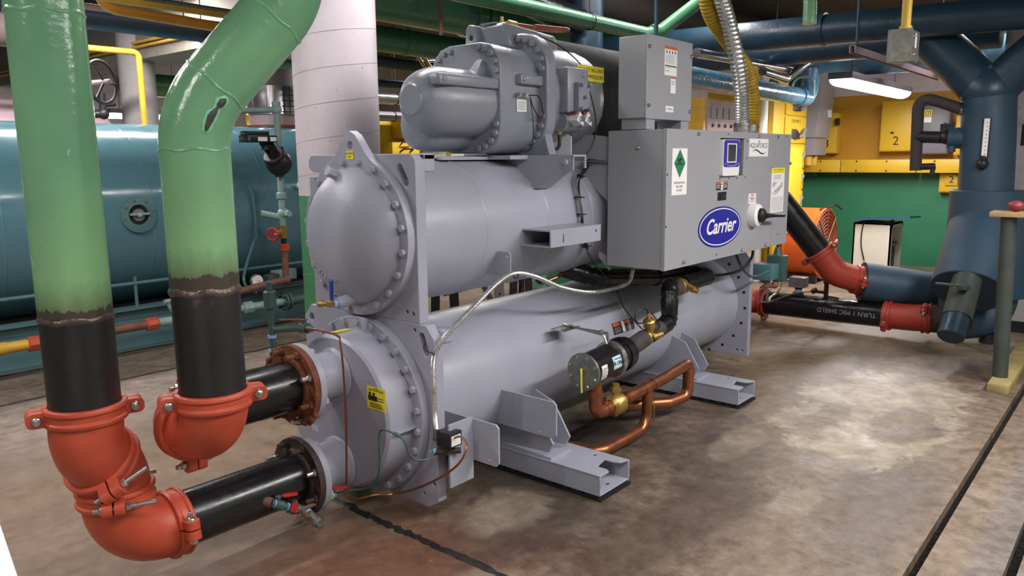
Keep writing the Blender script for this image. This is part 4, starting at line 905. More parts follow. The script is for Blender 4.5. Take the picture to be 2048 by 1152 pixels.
# lower run: flange -> spool -> elbow -> coupling -> offset elbows -> left riser
ZLO, ZUP = .215, .62
EX = 1.065
t = thing('pipe_spool', (1.55, CY, ZLO), 'lower black pipe spool bolted to the chiller by a dark rusty flange', 'pipe')
MB().tube([(1.255, CY, ZLO), (1.5, CY, ZLO), (1.80, CY, ZLO)], PR-.004, 48).build('pipe_body', 'black_pipe', t)
def spool_flange(t, z, mat, bmat):
    f = MB().lathe([(PR-.004, 0), (PR+.012, 0), (PR+.018, .010), (.170, .012), (.172, .036), (PR-.004, .036), (PR-.004, 0)], axm((1.786, CY, z), (1, 0, 0)), 56).build('flange', mat, t, 35)
    for k in range(8):
        a = 2*PI*(k+.5)/8; p = (1.80, CY-.148*math.cos(a), z+.148*math.sin(a))
        b = MB(); b.lathe([(0, 0), (.017, 0), (.017, .016), (0, .016)], axm(p, NX), 6); b.cyl((p[0]-.012, p[1], p[2]), (p[0]-.045-.012*(k % 2), p[1], p[2]), .0105, seg=10); b.build('stud', bmat if k % 3 else 'steel', f, 30)
        b = MB(); b.cyl((1.856, p[1], p[2]), (1.856+.018, p[1], p[2]), .017, seg=6); b.build('nut', 'plate', f, 30)
    return f
MB().ring((1.8225, CY, ZLO), (1, 0, 0), PR, .166, .003, 40).build('gasket', 'dark', t)
spool_flange(t, ZLO, 'rust_dark', 'rust_dark')
T2 = thing('pipe_spool', (1.6, CY, ZUP), 'upper black pipe spool bolted to the chiller by an orange rusted flange', 'pipe')
MB().tube([(1.42, CY, ZUP), (1.6, CY, ZUP), (1.80, CY, ZUP)], PR-.004, 48).build('pipe_body', 'black_pipe', T2)
MB().ring((1.8225, CY, ZUP), (1, 0, 0), PR, .166, .003, 40).build('gasket', 'dark', T2)
f = spool_flange(T2, ZUP, 'rust', 'rust')
b = MB()
random.seed(3)
for k in range(26):
    a = random.choice((random.uniform(-1.2, -.5), random.uniform(2.2, 3.0))); rr = .168+random.random()*.014; s_ = random.uniform(.006, .016)
    b.sphere((1.805+random.uniform(-.01, .012), CY-rr*math.cos(a), ZUP+rr*math.sin(a)), s_, 8)
b.build('rust_scale', 'rust', f, 60)['kind'] = 'stuff'
elbow('pipe_elbow', fil([(1.262, CY, ZLO), (EX, CY, ZLO), (EX, CY, .395)], .165, 12), 'red', 'lowest red pipe elbow turning the lower black pipe upwards')
coupling((1.258, CY, ZLO), (1, 0, 0), 'red coupling joining the lowest elbow to the lower black pipe', h=(0, -.75, .1), bl=.055, w=.066)
coupling((EX, CY, .405), (0, 0, 1), 'red coupling on top of the lowest elbow, its long bolt pointing right', h=(-.43, -.89, 0), bl=.13)
d1 = V((R1[0]-.01, R1[1]-.005, .605)); d2 = V((EX+.01, CY+.005, .495)); mid = (d1+d2)/2-V((0, 0, .012))
pa_ = fil([(R1[0], R1[1], .735), tuple(d1), tuple(mid)], .155, 12); pb_ = fil([tuple(mid), tuple(d2), (EX, CY, .40)], .155, 12)
elbow('pipe_elbow', pa_, 'red', 'red pipe elbow directly below the left riser')
elbow('pipe_elbow', pb_, 'red', 'red pipe elbow half hidden between the left riser elbow and the lowest elbow')
coupling(tuple(mid), d1-d2, 'slanting red coupling under the left riser elbow', h=(-.35, -.9, -.25), bl=.13, w=.056)
coupling((R1[0], R1[1], .73), (0, 0, 1), 'red coupling at the foot of the left riser', h=(.96, -.28, 0), bl=.06)
# upper run
elbow('pipe_elbow', fil([(1.45, CY, ZUP), (R2[0], CY, ZUP), (R2[0], 2.59, ZUP)], .125, 10), 'red', 'red pipe elbow at the end of the upper black pipe, behind the right riser elbow')
e2 = elbow('pipe_elbow', fil([(R2[0], 2.59, ZUP), (R2[0], R2[1], ZUP), (R2[0], R2[1], .755)], .128, 12), 'red', 'large red pipe elbow directly below the right riser')
coupling((R2[0], 2.59, ZUP), (0, -1, 0), 'red coupling behind the right riser elbow, bolt hanging at its bottom', h=(0, 0, 1), bl=.07)
coupling((R2[0], R2[1], .752), (0, 0, 1), 'red coupling at the foot of the right riser', h=(.93, -.37, 0), bl=.06)
# small valve manifold on the lower spool
MF = thing('valve_manifold', (1.72, 2.60, .13), 'small pipe tee with red handled valves below the dark flange', 'valve')
def bvalve(p, dv, name, mat, hv, hl=.075):
    p = V(p); dv = V(dv).normalized(); b = MB(); b.cyl(p-dv*.035, p+dv*.035, .0155, seg=8); b.cyl(p-dv*.02, p+dv*.02, .021, seg=16, bev=.004); b.cyl(p, p+V((0, 0, .034)), .008, seg=10); b.cyl(p+V((0, 0, .03)), p+V((0, 0, .036)), .013, seg=6)
    o = b.build(name, mat, MF, 40); h = V(hv).normalized(); q = p+V((0, 0, .030))
    m_ = axm(q+h*.008, (0, 0, 1), h); MB().plate(rrect(hl, .026, .010, 4, hl/2+.008, 0), [], .006, m_).build('lever', 'redv', o, 30, .002)
    return o
b = MB(); b.cyl((1.575, 2.64, .215), (1.60, 2.60, .205), .020, seg=14); b.tube([(1.60, 2.60, .205), (1.66, 2.59, .17), (1.72, 2.585, .135), (1.90, 2.60, .135)], .0115, 10); b.cyl((1.72, 2.585, .14), (1.72, 2.53, .115), .012, seg=10); b.build('pipe_nipples', 'rustpipe', MF)
bvalve((1.625, 2.592, .19), (.06, -.01, -.035), 'ball_valve', 'dteal', (.75, -.35, 0), .06); bvalve((1.695, 2.585, .148), (.06, -.005, -.02), 'ball_valve', 'dteal', (-.6, -.85, 0), .085); bvalve((1.87, 2.60, .135), (1, .08, 0), 'ball_valve', 'weld_g', (.8, -.5, 0), .065)
for p, a in (((1.605, 2.596, .203), (.06, -.01, -.035)), ((1.655, 2.59, .172), (.06, 0, -.035)), ((1.735, 2.56, .128), (0, -1, -.45)), ((1.83, 2.596, .135), (1, .08, 0))):
    MB().ring(p, a, .010, .017, .010, 16).build('thread_tape', 'ptfe', MF)
b = MB(); b.cyl((1.735, 2.55, .124), (1.735, 2.505, .104), .018, seg=8); b.cyl((1.735, 2.508, .105), (1.735, 2.49, .097), .022, seg=18, bev=.003); b.cyl((1.735, 2.492, .098), (1.735, 2.47, .088), .013, seg=6); b.build('drain_plug', 'galv', MF)
# green gauge cock at the left edge of the water box
GC = thing('gauge_valve', (1.99, 2.86, .80), 'green gauge cock with a rust-red lever left of the water box', 'valve')
b = MB(); b.tube(fil([(1.90, 3.0, .90), (1.90, 3.0, .80), (1.99, 2.86, .815), (1.97, 2.80, .82)], [.02, .02]), .014, 10); b.cyl((1.985, 2.90, .81), (1.985, 2.85, .815), .024, seg=8); b.cyl((1.985, 2.875, .81), (1.985, 2.875, .85), .010, seg=8); b.build('valve_body', 'dteal', GC)
b = MB(); b.plate(rrect(.13, .020, .008, 4, -.05, 0), [], .005, axm((1.985, 2.875, .848), (0, 0, 1), (.6, -.8, 0))); b.build('lever', 'rustpipe', GC)
b = MB(); b.tube([(1.90, 3.0, 1.02), (1.90, 3.0, .80), (1.90, 2.995, .70), (1.905, 2.97, .60)], .014, 12); b.cyl((1.90, 3.0, .98), (1.90, 3.0, .90), .028, seg=16, bev=.005); b.build('drop_pipe', 'dteal', GC)
for z in (.765, .70): MB().cyl((1.90, 3.0, z), (1.90, 3.0, z+.014), .019, seg=14).build('thread_tape', 'ptfe', GC)
# white cabinet corner right beside the camera
wc = thing('white_cabinet', (.10, 1.55, 0), 'white cabinet top cutting into the bottom left corner', 'cabinet')
WMX = MX.Translation((.385, 1.44, 0)) @ MX.Rotation(math.radians(-11.1), 4, 'Z')
MB().box((-.70, -.6, .0), (-.002, .45, .88), WMX, .005).build('carcass', 'whitep', wc); MB().box((-.71, -.61, .88), (0, .46, .90), WMX, .004).build('top_panel', 'white', wc)
# ================================================================ background, left: boilers, column, pipes
def tcol(x, y, r, mat, label, z1=3.45, name='column'):
    t = thing(name, (x, y, 0), label, 'column'); MB().cyl((x, y, 0), (x, y, z1), r, seg=56).build('shaft', mat, t, 40); return t
t = tcol(3.21, 4.16, .268, 'column', 'large round concrete column painted pale mauve above green, behind the chiller')
hx = [(3.21+.2685*math.cos(a), 4.16+.2685*math.sin(a), .3+.21*a/(2*PI)) for a in [k*2*PI/40 for k in range(40*15)]]
MB().tube(hx, .0013, 4).build('spiral_seam', 'grey_ink', t, 0)
BL = thing('boiler', (2.9, 7.3, 0), 'big horizontal blue-grey boiler drum on a green plinth', 'boiler')
BY, BZ, BR = 7.3, 1.073, .814
sh = MB().lathe([(0, 0), (.55, .02), (.76, .05), (BR, .09), (BR, 4.6), (.76, 4.64), (0, 4.66)], axm((.6, BY, BZ), (1, 0, 0)), 96).build('boiler_shell', 'boiler', BL, 40)
for x in (1.95, 3.06, 4.16): MB().lathe([(BR-.002, -.010), (BR+.0015, -.006), (BR+.0015, .006), (BR-.002, .010)], axm((x, BY, BZ), (1, 0, 0)), 96).build('jacket_seam', 'boiler', sh, 80)
a_ = .05; pc = V((2.93, BY-BR*math.cos(a_), BZ+BR*math.sin(a_))); pn = V((0, -math.cos(a_), math.sin(a_)))
ph = MB().lathe([(.08, -.03), (.08, .012), (.088, .022), (.145, .014), (.148, .0), (.148, -.02)], axm(pc, pn), 48).build('porthole', 'boiler2', BL, 40)
for k in range(8):
    a = 2*PI*(k+.3)/8; put('screw', 'scr', None, pc+V((.122*math.cos(a), 0, .122*math.sin(a)))+pn*.012, pn, ph)
MB().cyl(pc-pn*.06, pc+pn*.002, .08, seg=32).build('port_recess', 'dark', ph)
MB().cyl(pc+pn*.002, pc+pn*.012, .052, seg=28, bev=.003).build('hatch_disc', 'greyp', ph)
b = MB(); q = pc+pn*.028; b.cyl(q-V((.078, 0, -.006)), q+V((.078, 0, .006)), .011, seg=12); b.sphere(q, .024, 14); b.build('hatch_handle', 'teal', ph)
b = MB(); b.box((.5, 6.56, 0.0), (5.35, 6.60, .335)); b.box((.5, 6.50, .325), (5.35, 6.62, .345)); b.box((.5, 6.49, 0), (5.35, 6.62, .02)); b.box((.5, 6.62, 0), (5.35, 7.9, .05)); b.build('plinth', 'boiler2', BL)
MB().box((.6, 6.95, .05), (5.2, 7.65, .32)).build('plinth_core', 'dark', BL)
MB().cyl((.6, 6.53, .545), (5.2, 6.53, .545), .016, seg=12).build('guard_rail', 'boiler2', BL)
for x in (1.2, 2.87, 4.6): MB().box((x-.012, 6.52, .34), (x+.012, 6.53, .60)).build('rail_post', 'boiler2', BL)
MB().tube(cr([(3.97, 6.475, 1.32), (3.98, 6.46, 1.20), (4.0, 6.475, .85), (3.99, 6.51, .80), (3.86, 6.50, .50), (3.84, 6.45, .40)], 6), .014, 10).build('sensing_tube', 'boiler', BL)
MB().box((3.985, 6.46, 1.09), (4.035, 6.47, 1.10)).build('tube_clip', 'boiler2', BL)
MB().cyl((4.62, 6.52, 1.50), (4.62, 6.46, 1.505), .05, seg=20).build('inspection_plug', 'boiler2', BL)
MB().box((4.48, 6.44, 1.30), (4.53, 6.475, 1.335)).build('paper_tag', 'white', BL)
# make-up line along the plinth
WL = thing('water_line', (3.0, 6.2, .1), 'pipe run along the boiler plinth from yellow through rusty to pale teal', 'pipe')
z0 = .245; Y6 = 6.22
MB().cyl((1.4, Y6, z0), (1.80, Y6, z0), .062, .045, 20).build('yellow_reducer', 'yellow2', WL); MB().cyl((1.79, Y6, z0), (1.93, Y6, z0), .040, seg=20).build('yellow_length', 'yellow2', WL)
MB().cyl((1.93, Y6, z0), (2.04, Y6, z0), .055, seg=8, bev=.008).build('union', 'red', WL); MB().cyl((2.04, Y6, z0), (2.80, Y6, z0), .036, seg=20).build('rusty_length', 'rustpipe', WL)
MB().cyl((2.79, Y6, z0), (2.89, Y6, z0), .052, seg=8, bev=.008).build('union', 'red', WL); MB().cyl((2.89, Y6, z0), (4.14, Y6, z0), .036, seg=20).build('teal_length', 'teal', WL)
MB().cyl((3.66, Y6, z0), (3.76, Y6, z0), .055, seg=8, bev=.01).build('union', 'teal', WL)
f = MB(); f.cyl((4.08, Y6, z0), (4.10, Y6, z0), .085, seg=28); f.cyl((4.115, Y6, z0), (4.135, Y6, z0), .085, seg=28); 
for k in range(6):
    a = 2*PI*k/6; f.cyl((4.05, Y6+.065*math.cos(a), z0+.065*math.sin(a)), (4.16, Y6+.065*math.cos(a), z0+.065*math.sin(a)), .011, seg=8)
f.build('flange_pair', 'dteal', WL); MB().cyl((4.13, Y6, z0), (4.40, Y6, z0), .045, seg=18).build('valve_body', 'dteal', WL)
o = MB().tube([(3.06, Y6, z0), (2.98, Y6, .40)], .016, 10).build('branch', 'teal', WL); MB().tube([(2.95, Y6-.01, .41), (3.2, Y6-.01, .425)], .018, 10).build('branch_valve', 'teal', WL); MB().box((3.06, Y6-.06, .425), (3.11, Y6-.02, .45)).build('lever', 'redv', WL)
# float and control column
FC = thing('level_control', (4.12, 6.2, .4), 'float control with a black ball and box on a pale teal standpipe', 'control')
PX = 4.11
MB().cyl((PX, 6.2, 1.53), (PX, 6.2, 2.02), .030, seg=18).build('standpipe', 'teal', FC); MB().cyl((PX, 6.2, 1.10), (PX, 6.2, 1.53), .028, seg=18).build('standpipe', 'teal', FC)
b = MB(); b.sphere((PX, 6.2, 2.0), .05, 16); b.cyl((PX, 6.2, 1.98), (PX, 6.2, 2.07), .04, seg=14); b.cyl((PX-.02, 6.2, 2.0), (PX-.60, 6.2, 1.96), .026, seg=14); b.build('cross_fitting', 'teal', FC); 
b = MB(); b.sphere((PX-.04, 6.15, 1.53), .118, 28); b.cyl((PX-.04, 6.15, 1.40), (PX-.04, 6.15, 1.44), .04, seg=14); b.cyl((PX, 6.2, 1.60), (PX, 6.2, 1.67), .045, seg=14); b.build('float_ball', 'iron', FC, 60)
b = MB(); dv = V((-.62, -.25, .70)).normalized(); q = V((PX-.09, 6.12, 1.57)); b.cyl(q, q+dv*.05, .10, seg=24, bev=.01); b.build('ball_flange', 'iron', FC, 40)
b = MB(); pr = []
for k in range(12): pr += [(.044, k*.014), (.055, k*.014+.005), (.044, k*.014+.010)]
b.lathe([(0, 0)]+pr+[(0, .17)], axm(q+dv*.04, dv), 20); b.build('ribbed_neck', 'iron', FC)
bx = MB().box((3.68, 6.00, 1.705), (3.97, 6.14, 1.765), None, .004); bx.box((3.69, 6.01, 1.765), (3.90, 6.13, 1.80), None, .004); bx = bx.build('control_head', 'blackp', FC)
for x0, x1, m_ in ((3.78, 3.87, 'white'), (3.90, 3.96, 'white'), (3.685, 3.705, 'green_ink')): MB().box((x0, 5.9985, 1.715), (x1, 6.0, 1.75)).build('control_label', m_, bx)
MB().cyl((PX-.22, 6.07, 1.64), (PX-.22, 6.07, 1.71), .035, seg=14).build('neck_collar', 'iron', FC)
MB().cyl((PX, 6.2, 1.20), (PX, 6.2, 1.26), .045, seg=8, bev=.006).build('union', 'teal', FC)
b = MB(); b.sphere((PX+.01, 6.2, 1.07), .052, 18); b.cyl((PX+.01, 6.14, 1.07), (PX+.01, 6.10, 1.07), .03, seg=6); b.cyl((PX, 6.2, 1.03), (PX-.16, 6.3, 1.075), .028, seg=14); b.cyl((PX, 6.2, .95), (PX, 6.2, 1.03), .03, seg=14); b.build('tee_valve', 'teal', FC)
b = MB(); b.cyl((PX-.01, 6.2, .84), (PX-.01, 6.2, .96), .04, seg=8); b.cyl((PX-.01, 6.2, .90), (PX-.10, 6.16, .895), .026, seg=6); b.cyl((PX-.08, 6.165, .895), (PX-.15, 6.14, .89), .011, seg=8); gv = b.build('gate_valve', 'brass', FC)
b = MB(); q = V((PX-.155, 6.135, .889)); dv = V((-1, -.4, 0)).normalized(); m_ = axm(q, dv)
b.tube([m_ @ V((.055*math.cos(a), .055*math.sin(a), 0)) for a in [2*PI*k/20 for k in range(21)]], .009, 8)
for k in range(4): b.cyl(q, m_ @ V((.055*math.cos(k*PI/2), .055*math.sin(k*PI/2), 0)), .006, seg=6)
b.build('handwheel', 'redv', gv)
MB().cyl((PX, 6.2, .78), (PX, 6.2, .84), .026, seg=12).build('nipple', 'blackp', FC); MB().cyl((PX, 6.2, .72), (PX, 6.2, .79), .046, seg=8, bev=.006).build('union', 'red', FC)
MB().cyl((PX, 6.2, .46), (PX, 6.2, .74), .032, seg=16).build('drop_pipe', 'rustpipe', FC)
b = MB(); b.sphere((PX, 6.2, .455), .045, 16); b.cyl((PX, 6.2, .455), (3.55, 6.2, .40), .032, seg=16); b.cyl((3.56, 6.2, .40), (3.40, 6.2, .385), .042, .03, 16); b.build('elbow_run', 'rustpipe', FC)
# gauge and electric valve at the plinth
GG = thing('pressure_gauge', (3.85, 6.3, .36), 'small round white pressure gauge in front of the boiler plinth', 'gauge')
b = MB(); b.cyl((3.85, 6.30, .465), (3.85, 6.26, .465), .062, seg=28, bev=.006); b.cyl((3.85, 6.30, .40), (3.85, 6.30, .345), .012, seg=8); b.build('gauge_case', 'galv', GG); dl = MB().cyl((3.85, 6.2595, .465), (3.85, 6.2575, .465), .054, seg=28).build('dial', 'white', GG); MB().box((3.84, 6.2565, .462), (3.88, 6.2575, .466)).build('needle', 'ink', dl)
GR = thing('gauge_line', (3.9, 6.4, .345), 'pale tubing with small green and teal fittings beside the gauge', 'pipe')
MB().tube(cr([(3.45, 6.4, .66), (3.62, 6.38, .66), (3.66, 6.36, .50), (3.68, 6.35, .42), (3.86, 6.34, .40), (4.25, 6.34, .45)], 6), .014, 10).build('tubing', 'teal', GR); MB().box((3.98, 6.28, .40), (4.10, 6.38, .50), None, .008).build('relay_box', 'dteal', GR); MB().box((4.10, 6.36, .42), (4.34, 6.44, .52), None, .006).build('actuator_body', 'teal', GR); MB().box((4.03, 6.31, .50), (4.07, 6.35, .51)).build('button', 'redv', GR)
MB().cyl((3.62, 6.30, .345), (3.62, 6.30, .43), .035, seg=14).build('stub_pipe', 'teal', GR)
EV = thing('motor_valve', (4.42, 6.12, .2), 'pinkish grey motor actuator box with a metal cable above a green valve', 'valve')
bb = MB(); bb.box((4.36, 6.05, .50), (4.60, 6.22, .69), None, .01); bb.box((4.37, 6.05, .36), (4.59, 6.22, .49), None, .01); bb.box((4.34, 6.04, .485), (4.61, 6.23, .51)); bb.build('actuator', 'stack', EV)
MB().box((4.50, 6.047, .385), (4.57, 6.05, .42)).build('maker_label', 'white', EV)
# second drum, its handwheel and the valve on top
D2T = thing('boiler', (2.6, 9.6, 0), 'second pale mauve boiler drum behind the blue-grey one', 'boiler')
MB().lathe([(0, 0), (.6, .03), (.88, .12), (.90, .2), (.90, 2.8), (.88, 2.88), (.6, 2.97), (0, 3.0)], axm((1.1, 9.9, 1.34), (1, 0, 0)), 64).build('drum', 'stack', D2T, 40); MB().box((1.2, 9.4, 0), (3.9, 10.4, .5)).build('plinth', 'boiler2', D2T)
MB().tube([(3.3, 8.95, 2.02), (3.3, 8.9, 2.03), (3.75, 8.85, 2.06)], .04, 12).build('black_branch', 'iron', D2T); b = MB(); b.cyl((3.72, 8.85, 2.03), (3.72, 8.85, 2.28), .035, seg=12); b.cyl((3.69, 8.85, 2.15), (3.85, 8.85, 2.17), .025, seg=10); b.sphere((3.72, 8.85, 2.06), .06, 14); b.build('safety_valve', 'iron', D2T)
HW = thing('gate_valve', (3.05, 7.55, 1.88), 'dark handwheel of a steam valve beside the left riser', 'valve')
b = MB(); m_ = axm((3.18, 7.55, 2.27), (.47, -.88, .05)); b.tube([m_ @ V((.19*math.cos(a), .19*math.sin(a), 0)) for a in [2*PI*k/32 for k in range(33)]], .016, 10)
for k in range(3): b.tube([m_ @ V((0, 0, .03)), m_ @ V((.19*math.cos(k*2.094+.5), .19*math.sin(k*2.094+.5), 0))], .012, 8)
b.build('handwheel', 'iron', HW); MB().cyl(m_ @ V((0, 0, -.25)), m_ @ V((0, 0, .10)), .022, seg=14).build('spindle', 'stack', HW)
b = MB(); b.cyl((2.98, 7.65, 1.88), (2.98, 7.65, 2.25), .09, seg=20); b.cyl((2.90, 7.66, 2.12), (3.10, 7.6, 2.16), .08, seg=20); b.build('bonnet', 'whitep', HW)
# stack behind the column
ST = thing('boiler_stack', (5.6, 8.5, 0), 'pink-grey flue stack with a shiny jacket half hidden by the column', 'chimney')
MB().cyl((5.62, 8.5, 2.42), (5.62, 8.5, 3.45), .30, seg=40).build('upper_flue', 'stack', ST); MB().cyl((5.62, 8.5, 2.10), (5.62, 8.5, 2.43), .335, seg=40).build('bright_jacket', 'chrome', ST); MB().cyl((5.62, 8.5, 1.95), (5.62, 8.5, 2.10), .31, seg=40).build('lower_flue', 'stack', ST); MB().box((5.3, 8.2, 0), (6.0, 8.9, 1.95)).build('stack_base', 'boiler2', ST)
b = MB()
for k in range(5): b.box((5.50, 8.162, 2.12+k*.065), (5.66, 8.170, 2.13+k*.065))
for x in (5.52, 5.60): b.box((x, 8.162, 2.10), (x+.012, 8.170, 2.42))
b.build('wire_ladder', 'iron', ST)
MB().cyl((5.62, 8.5, 1.93), (5.62, 8.5, 1.97), .36, seg=36).build('rust_collar', 'rust', ST)
# far columns and the cross beam
tcol(4.42, 9.5, .20, 'concrete', 'small bare concrete column beside the yellow drop pipe')
struct('trim_1', MB().box((4.35, 7.0, 2.72), (4.85, 14, 3.45)), 'beamc')
struct('trim_2', MB().box((4.85, 12.2, 2.75), (12, 12.6, 3.45)), 'whitewall')
# lamps
def lamp(x, y, z, L, label, w=.2, ay=0, ends=True, group=None):
    t = thing('strip_light', (x, y, z), label, 'lamp', group)
    hl = L/2; sx, sy = (hl, w/2) if not ay else (w/2, hl)
    MB().box((x-sx, y-sy, z+.035), (x+sx, y+sy, z+.10), None, .004).build('fitting', 'greyp', t)
    b = MB(); n = 8; pr = [(math.cos(PI*k/n), -math.sin(PI*k/n)) for k in range(n+1)]
    lo_ = [(x-hl+.02, y+w*.46*a, z+.034+.075*c) if not ay else (x+w*.46*a, y-hl+.02, z+.034+.075*c) for a, c in pr]; hi_ = [(x+hl-.02, y+w*.46*a, z+.034+.075*c) if not ay else (x+w*.46*a, y+hl-.02, z+.034+.075*c) for a, c in pr]
    b.loft([lo_, hi_]); b.build('diffuser', 'tubeglow', t, 50)
    for s_ in (-1, 1):
        px, py = (x+s_*hl*.7, y) if not ay else (x, y+s_*hl*.7); MB().cyl((px, py, z+.10), (px, py, 3.45), .004, seg=6).build('hanger', 'iron', t)
    return t
lamp(9.5, 2.62, 2.28, 2.4, 'bright strip light hanging on the right below the blue pipes', .24)
lamp(6.9, 11.0, 2.32, 1.6, 'bright strip light seen between the right riser and the column')
lamp(5.7, 12.0, 2.22, 1.2, 'bright strip light peeping out left of the right riser')
for i, (x, y, z, L, w_, p_) in enumerate(UNSEEN_STRIPS):  # housings modelled to carry the out-of-frame lights, most of them added fill
    lamp(x, y, z, L, ['added fill strip light over the drain in front of the chiller', 'added fill strip light over the aisle before the control box', 'added fill strip light behind the camera on the left', 'left strip light of the row over the gap behind the compressor', 'right strip light of the row over the gap behind the compressor', 'added fill strip light over the gap beside the left riser', 'strip light over the second boiler', 'added fill strip light hidden high above the blue Y-shaped pipe'][i], w_)
MB().box((9.3, 2.5, 0), (9.31, 2.51, .01)).build('x', None) if False else None
# pipes on the left, under the ceiling
def run(name, pts, r, mat, label, cat='pipe', seg=20, hangers=(), cols=(), group=None):
    t = thing(name, tuple(pts[0]), label, cat, group); MB().tube(pts, r, seg).build('pipe_body', mat, t, 40)
    for h in hangers:
        b = MB(); b.cyl((h[0], h[1], h[2]+r), (h[0], h[1], 3.45), .006, seg=6); b.tube([(h[0], h[1]+(r+.006)*math.cos(a), h[2]+(r+.006)*math.sin(a)) for a in [2*PI*k/16 for k in range(17)]], .005, 6); b.build('hanger', 'iron', t)
    for c, a in cols: MB().ring(c, a, r*.98, r+.012, .03, 24).build('joint_band', mat, t)
    return t
run('lagged_pipe', [(1.0, 7.2, 2.755), (5.5, 7.2, 2.755)], .085, 'blue_foam', 'dark blue pipe crossing left between the two risers', hangers=((4.0, 7.2, 2.755),))
run('conduit_pipe', [(1.0, 7.05, 2.83), (5.5, 7.05, 2.83)], .028, 'stack', 'thin mauve pipe lying above the dark blue pipe', hangers=((3.75, 7.05, 2.83),))
run('bent_pipe', fil([(2.80, 6.6, 3.30), (2.83, 6.6, 2.76), (4.8, 6.6, 2.69)], .14), .045, 'orangep', 'orange pipe elbow at the top left between the risers')
t = thing('cable_tray', (2.5, 6.2, 2.74), 'yellow channel with a grey conduit on top, at the top between the risers', 'tray')
MB().box((2.6, 6.19, 2.735), (4.7, 6.23, 2.775)).build('channel', 'yellow2', t); MB().cyl((2.6, 6.2, 2.795), (4.7, 6.2, 2.795), .018, seg=14).build('conduit', 'galv', t)
for x in (3.2, 4.2): MB().cyl((x, 6.21, 2.765), (x, 6.21, 3.45), .005, seg=6).build('hanger', 'iron', t)
run('drop_pipe', fil([(2.6, 8.6, 2.70), (4.035, 8.6, 2.705), (4.05, 8.6, 0)], .06), .033, 'yellow2', 'yellow pipe running along and dropping past the small column')
for k, z in enumerate((2.90, 2.85)): run('conduit_pipe', [(4.32, 7.0, z), (4.32, 13.8, z)], .017, 'yellow2', ['upper thin yellow conduit on the concrete beam', 'lower thin yellow conduit on the concrete beam'][k])
run('drop_pipe', fil([(4.32, 7.75, 2.9), (4.32, 7.75, 2.55), (4.34, 7.9, 1.9)], .1), .024, 'orangep', 'orange drop pipe just left of the right riser')
run('drop_pipe', fil([(4.32, 7.1, 2.95), (4.32, 7.1, 2.60), (4.5, 7.1, 2.4)], .1), .024, 'orangep', 'second orange drop pipe touching the right riser edge')
run('lagged_pipe', [(5.0, 11.2, 2.62), (8, 11.2, 2.62)], .16, 'green_big', 'dark green lagged pipe far back beside the small column', hangers=((6.5, 11.2, 2.62),))
run('lagged_pipe', [(.5, 6.0, 2.42), (2.02, 6.0, 2.42)], .11, 'stack', 'pinkish pipe end at the top left corner', hangers=((1.6, 6.0, 2.42),))
for k, x in enumerate((7.36, 7.56)): 
    b = MB()
    for j in range(4): b.tube(cr([(x+j*.03, 12, 3.45), (x+j*.03, 12, 2.33), (x+j*.03+.03, 12, 2.1), (x+j*.03+.02, 12, 1.85)], 5), .012, 6)
    tag(b.build('hanging_cables', 'yellow', None), ['left bundle of yellow cables hanging under the strip light', 'right bundle of yellow cables hanging under the strip light'][k], 'cable')
# green mains over the chiller
run('green_main', [(3.0, 5.25, 2.90), (9, 5.25, 2.90)], .195, 'green_big', 'thick green main at the top right of the column', cols=(((5.6, 5.25, 2.9), (1, 0, 0)),), hangers=((5.75, 5.25, 2.9),))
run('green_main', fil([(4.4, 5.95, 2.70), (5.35, 5.95, 2.70), (7.8, 5.6, 2.62)], .5), .125, 'green_big', 'slimmer green main below the thick one, right of the column', cols=(((5.42, 5.94, 2.7), (1, -.1, 0)),), hangers=((4.9, 5.95, 2.70),))
run('green_branch', [(1.0, 3.55, 2.585), (6.03, 3.52, 2.585)], .058, 'green_big', 'slim green pipe passing above the compressor', hangers=((5.15, 3.52, 2.585),))
run('green_branch', fil([(6.0, 3.52, 2.585), (6.12, 3.44, 2.62), (7.07, 2.78, 3.45)], .06), .055, 'green_big', 'slim green pipe rising to the right above the starter box', cols=(((6.05, 3.48, 2.6), (.8, -.5, .3)),))
run('green_stub', [(5.25, 1.89, 3.45), (5.24, 1.865, 2.39)], .042, 'weld_g', 'green open-ended pipe stub hanging above the blue header')
t = thing('cable_tray', (5.4, 6.35, 2.70), 'yellow channel with a forked brace right of the column', 'tray'); MB().box((4.0, 6.3, 2.68), (7.4, 6.38, 2.75)).build('channel', 'yellow', t); MB().tube([(5.95, 6.34, 2.70), (6.3, 6.5, 2.52)], .02, 8).build('brace', 'yellow2', t); MB().tube([(6.05, 6.34, 2.70), (6.45, 6.55, 2.52)], .02, 8).build('brace', 'yellow2', t)
for x in (4.4, 7.0): MB().cyl((x, 6.34, 2.75), (x, 6.34, 3.45), .006, seg=6).build('hanger', 'iron', t)
run('lagged_pipe', [(5.0, 6.75, 2.615), (9, 6.75, 2.60)], .065, 'blue_foam', 'dark blue pipe below the yellow channel right of the column', hangers=((7.6, 6.75, 2.604),))
run('lagged_pipe', [(5.5, 7.1, 2.42), (9, 7.1, 2.44)], .05, 'bluepipe', 'thin blue pipe level with the motor cap', hangers=((8.0, 7.1, 2.43),))
run('lagged_pipe', [(6.3, 8.4, 2.38), (9.2, 8.4, 2.40)], .08, 'chrome', 'bright jacketed pipe left of the motor cap', hangers=((7.5, 8.4, 2.39),)); run('lagged_pipe', [(6.4, 8.8, 2.16), (9.2, 8.8, 2.18)], .07, 'silverp', 'lower bright pipe left of the motor cap', hangers=((7.8, 8.8, 2.17),))
run('green_branch', [(5.2, 7.8, 2.62), (8.6, 6.9, 2.83)], .05, 'weld_g', 'pale green pipe slanting behind the blue pipes')
